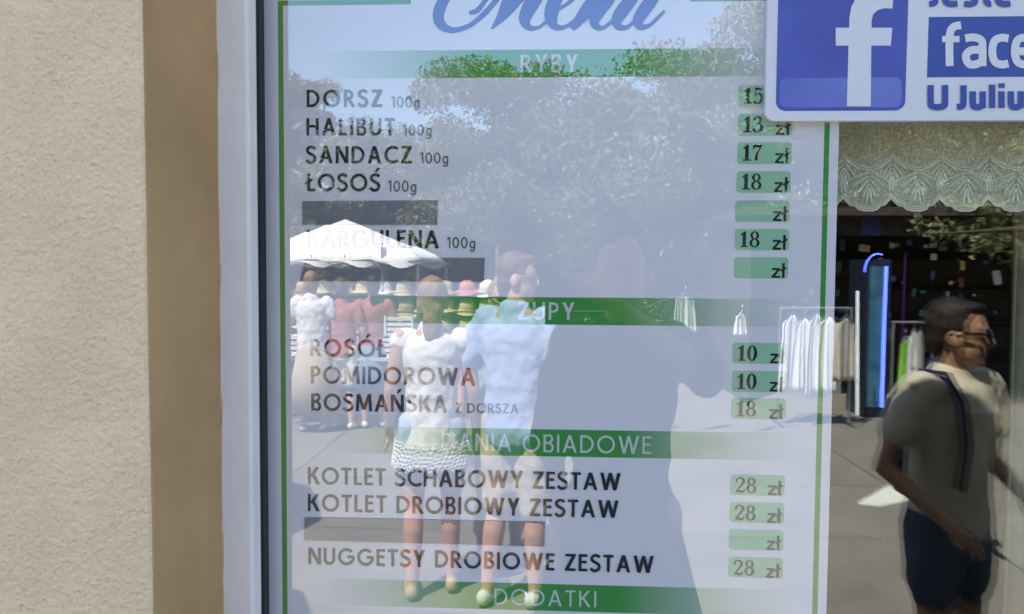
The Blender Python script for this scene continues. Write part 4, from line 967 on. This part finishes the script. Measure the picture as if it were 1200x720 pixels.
    if 'lace' in spec:                                     # pierced scalloped lace hem
        m = spec['lace']; b = MB()
        for q in range(46):
            a = 6.283*q/46
            for rw in range(6):
                rx, ry, z = .202+.003*rw, .158+.003*rw, .84-.022*rw-(.008 if q % 4 == 0 else 0); a2 = a+rw*.068
                c = Vector((rx*math.cos(a2), ry*math.sin(a2), z)); tx = Vector((-rx*math.sin(a2), ry*math.cos(a2), 0)).normalized()
                ring = [c+tx*.011*math.cos(w_)+Vector((0, 0, .012*math.sin(w_))) for w_ in [6.283*k_/8 for k_ in range(9)]]
                b.tube(ring, [.0034]*9, 4, cap=False)
        b.build('lace_hem', m, t)
    hm_, st_ = spec.get('hair', (None, 0))
    if hm_:
        b = MB(); b.ell(hd(0, -.028, .054), (.084, .097, .097), rot=hr); b.ell(hd(0, -.064, -.002), (.076, .050, .078), rot=hr)
        if st_ == 1:
            b.tube([hd(0, -.06, .06), hd(0, -.095, -.04), hd(0, -.10, -.16), hd(0, -.095, -.27)], [(.06, .04), (.055, .03), (.045, .026), (.02, .012)], 10)
        else: b.ell(hd(0, .034, .108), (.058, .046, .026), rot=hr)
        b.build('hair', hm_, t, remesh=vx_, fold=-.022 if not spec.get('fine') else -.014)
    if spec.get('glasses'):
        gm = mat('dark sunglasses', (.012, .010, .012), .12, .6); b = MB()
        for s in (-1, 1):
            b.ell(hd(s*.034, .086, .012), (.032, .012, .024), rot=hr); b.tube([hd(s*.062, .086, .020), hd(s*.082, .03, .018), hd(s*.086, -.012, .010)], [.0055]*3, 6)
        b.tube([hd(-.012, .094, .016), hd(.012, .094, .016)], [.004, .004], 6); b.build('sunglasses', gm, t)
    for i in (0, 1):
        sm_ = spec.get('shoe')
        if sm_:
            b = MB(); x, y = an[i][0], an[i][1]
            b.tube([(x, y-.045, .045), (x*1.1, y+.08, .045), (x*1.2, y+.19, .035)], [(.036, .040), (.042, .034), (.034, .022)], 12); b.build('shoe', sm_, t, remesh=.01)
            if spec.get('sock'): MB().tube([(x, y-.005, .09), (x, y*.8, spec['sock'][1])], [.042, .056], 10).build('sock', spec['sock'][0], t, True)
    return t
hair_d = mat('dark hair', (.02, .015, .012), .6, .3, .3, 40, 1, 90); hair_b = mat('blond hair', (.30, .20, .10), .6, .3, .4, 50, 1, 90); hair_l = mat('light brown hair', (.12, .07, .035), .6, .3, .4, 50, 1, 90)
white_s = mat('white trainers', (.7, .7, .7), .6, .3); dark_s = mat('dark shoes', (.04, .04, .05), .6, .3)
denim = cl_('pale denim', (.42, .52, .70)); beige = cl_('beige', (.52, .45, .34)); navy = cl_('navy', (.02, .03, .075)); pale_blue = cl_('pale blue polo', (.38, .48, .74)); red = cl_('coral red', (.48, .17, .16))
whitec = cl_('white', (.80, .80, .80)); grey_d = cl_('slate', (.075, .085, .11)); greyc = cl_('washed grey blue', (.20, .26, .36)); tshirt = cl_('off white tee', (.62, .57, .45))

# the man in the pale blue polo
person('person', 'man in a pale blue polo shirt and beige shorts, reflected mid window', (vx(606, 2.75), -2.75, 0), R(-150), 1.0,
       dict(top=(pale_blue, .86, .75), shorts=(beige, .50), hair=(hair_l, 0), shoe=white_s, turn=70, girth=1.08, vox=.010, step=(.04, -.06)))
person('person', 'blond woman in sunglasses standing just behind the man in the pale blue polo', (vx(588, 3.3), -3.3, 0), R(-20), .93,
       dict(top=(cl_('mint', (.35, .55, .50)), .9, .5), shorts=(beige, .2), hair=(hair_b, 1), shoe=white_s, glasses=True))
person('person', 'woman in a white lace hemmed top and pale denim shorts with sandals, back turned', (vx(507, 2.85), -2.85, 0), R(175), .93,
       dict(top=(whitec, .80, .10), flare=1.12, girth=.9, shorts=(denim, .68), hair=(hair_b, 1), shoe=mat('sandal leather', (.5, .36, .2), .6), lace=whitec, vox=.010, step=(.05, -.05)))
person('person', 'woman in a white top and long beige skirt at the left of the stall', (vx(366, 6.7), -6.7, 0), R(170), .94, dict(top=(whitec, .9, .5), skirt=(beige, .25), hair=(hair_b, 0), shoe=white_s, vox=.014))
person('person', 'person in coral red shirt and white shorts beside the woman in beige', (vx(401, 6.8), -6.8, 0), R(185), .90, dict(top=(red, .88, .6), shorts=(whitec, .55), hair=(hair_l, 0), shoe=white_s, vox=.018))
person('person', 'person in coral red shirt and grey skirt at the market stall', (vx(437, 6.9), -6.9, 0), R(160), .92, dict(top=(red, .88, .6), skirt=(greyc, .45), hair=(hair_d, 1), shoe=white_s, vox=.018))
# the photographer
ph = (vx(730, 1.22), -1.22, 0)
def loc_(p, rz, sc): # world to local
    d_ = Vector(p)-Vector(ph); c_, s_ = math.cos(-rz), math.sin(-rz); return ((d_.x*c_-d_.y*s_)/sc, (d_.x*s_+d_.y*c_)/sc, d_.z/sc)
rzp = R(8); scp = 1.02
elw = mir(826, 436, 1.13); wrw = mir(712, 352, 1.05)
person('person', 'photographer in a slate flared dress holding up a phone toward the menu', ph, rzp, scp,
       dict(top=(grey_d, .84, 1.0), flare=1.0, skirt=(grey_d, .42), hair=(hair_d, 1), shoe=dark_s, vox=.010, girth=.86, skin=skin,
            elbow=[(-.20, -.03, 1.12), loc_(elw, rzp, scp)], wrist=[(-.17, .04, .88), loc_(wrw, rzp, scp)]))
phone = thing('phone', 'dark phone held upright by the photographer', 'phone', (CP.x+.030, CP.y-.022, CP.z-.066), 0)
bevel(MB().box(-.037, .037, -.005, .005, -.076, .076).build('phone_body', mat('phone black', (.02, .02, .025), .3, .6), phone), .006, 3)
for q in range(2): MB().tube([(-.012, .0052, .052-.02*q), (-.012, .0075, .052-.02*q)], [.006, .006], 12, False).build('lens', mat('phone lens', (.01, .01, .015), .05, .8), phone)

# the man at the right, close to the glass
nm = (vx(1124, 1.60), -1.60, 0); NS = .90
man = person('person', 'man in sunglasses and off white t-shirt standing close to the window', nm, R(-28), NS,
       dict(top=(tshirt, .90, .55), shorts=(cl_('dark grey blue', (.10, .12, .16)), .68), hair=(hair_d, 0), shoe=dark_s, skin=skin2, glasses=True, vox=.008, girth=1.05, lean=(0, .0), turn=-34, fine=True, elbow=[(-.28, -.06, 1.13), (.23, .0, 1.13)], wrist=[(-.20, .13, .97), (.10, .20, 1.06)]))
bp = thing('shoulder_bag', 'navy shoulder bag worn by the man in sunglasses', 'bag', nm, R(-28)); bp.scale = (NS,)*3
lz_ = lambda x, y, z: (x, y, z)
MB().tube([lz_(-.13, .135, 1.08), lz_(-.125, .150, 1.24), lz_(-.12, .125, 1.38), lz_(-.115, .055, 1.475), lz_(-.115, -.05, 1.475), lz_(-.11, -.125, 1.36), lz_(-.10, -.14, 1.15)], [(.024, .008)]*7, 8).build('strap', navy, bp, True)
bevel(MB().box(-.10, .10, -.19, -.085, .98, 1.22).build('bag_body', navy, bp), .04, 4)
person('person', 'person in grey blue shorts and lilac socks walking behind the man in sunglasses', (vx(1126, 3.1), -3.1, 0), R(-30), .83,
       dict(top=(navy, .86, .6), shorts=(greyc, .58), hair=(hair_d, 0), shoe=white_s, skin=skin2, vox=.012, step=(.08, -.08), sock=(cl_('lilac', (.30, .28, .50)), .36)))
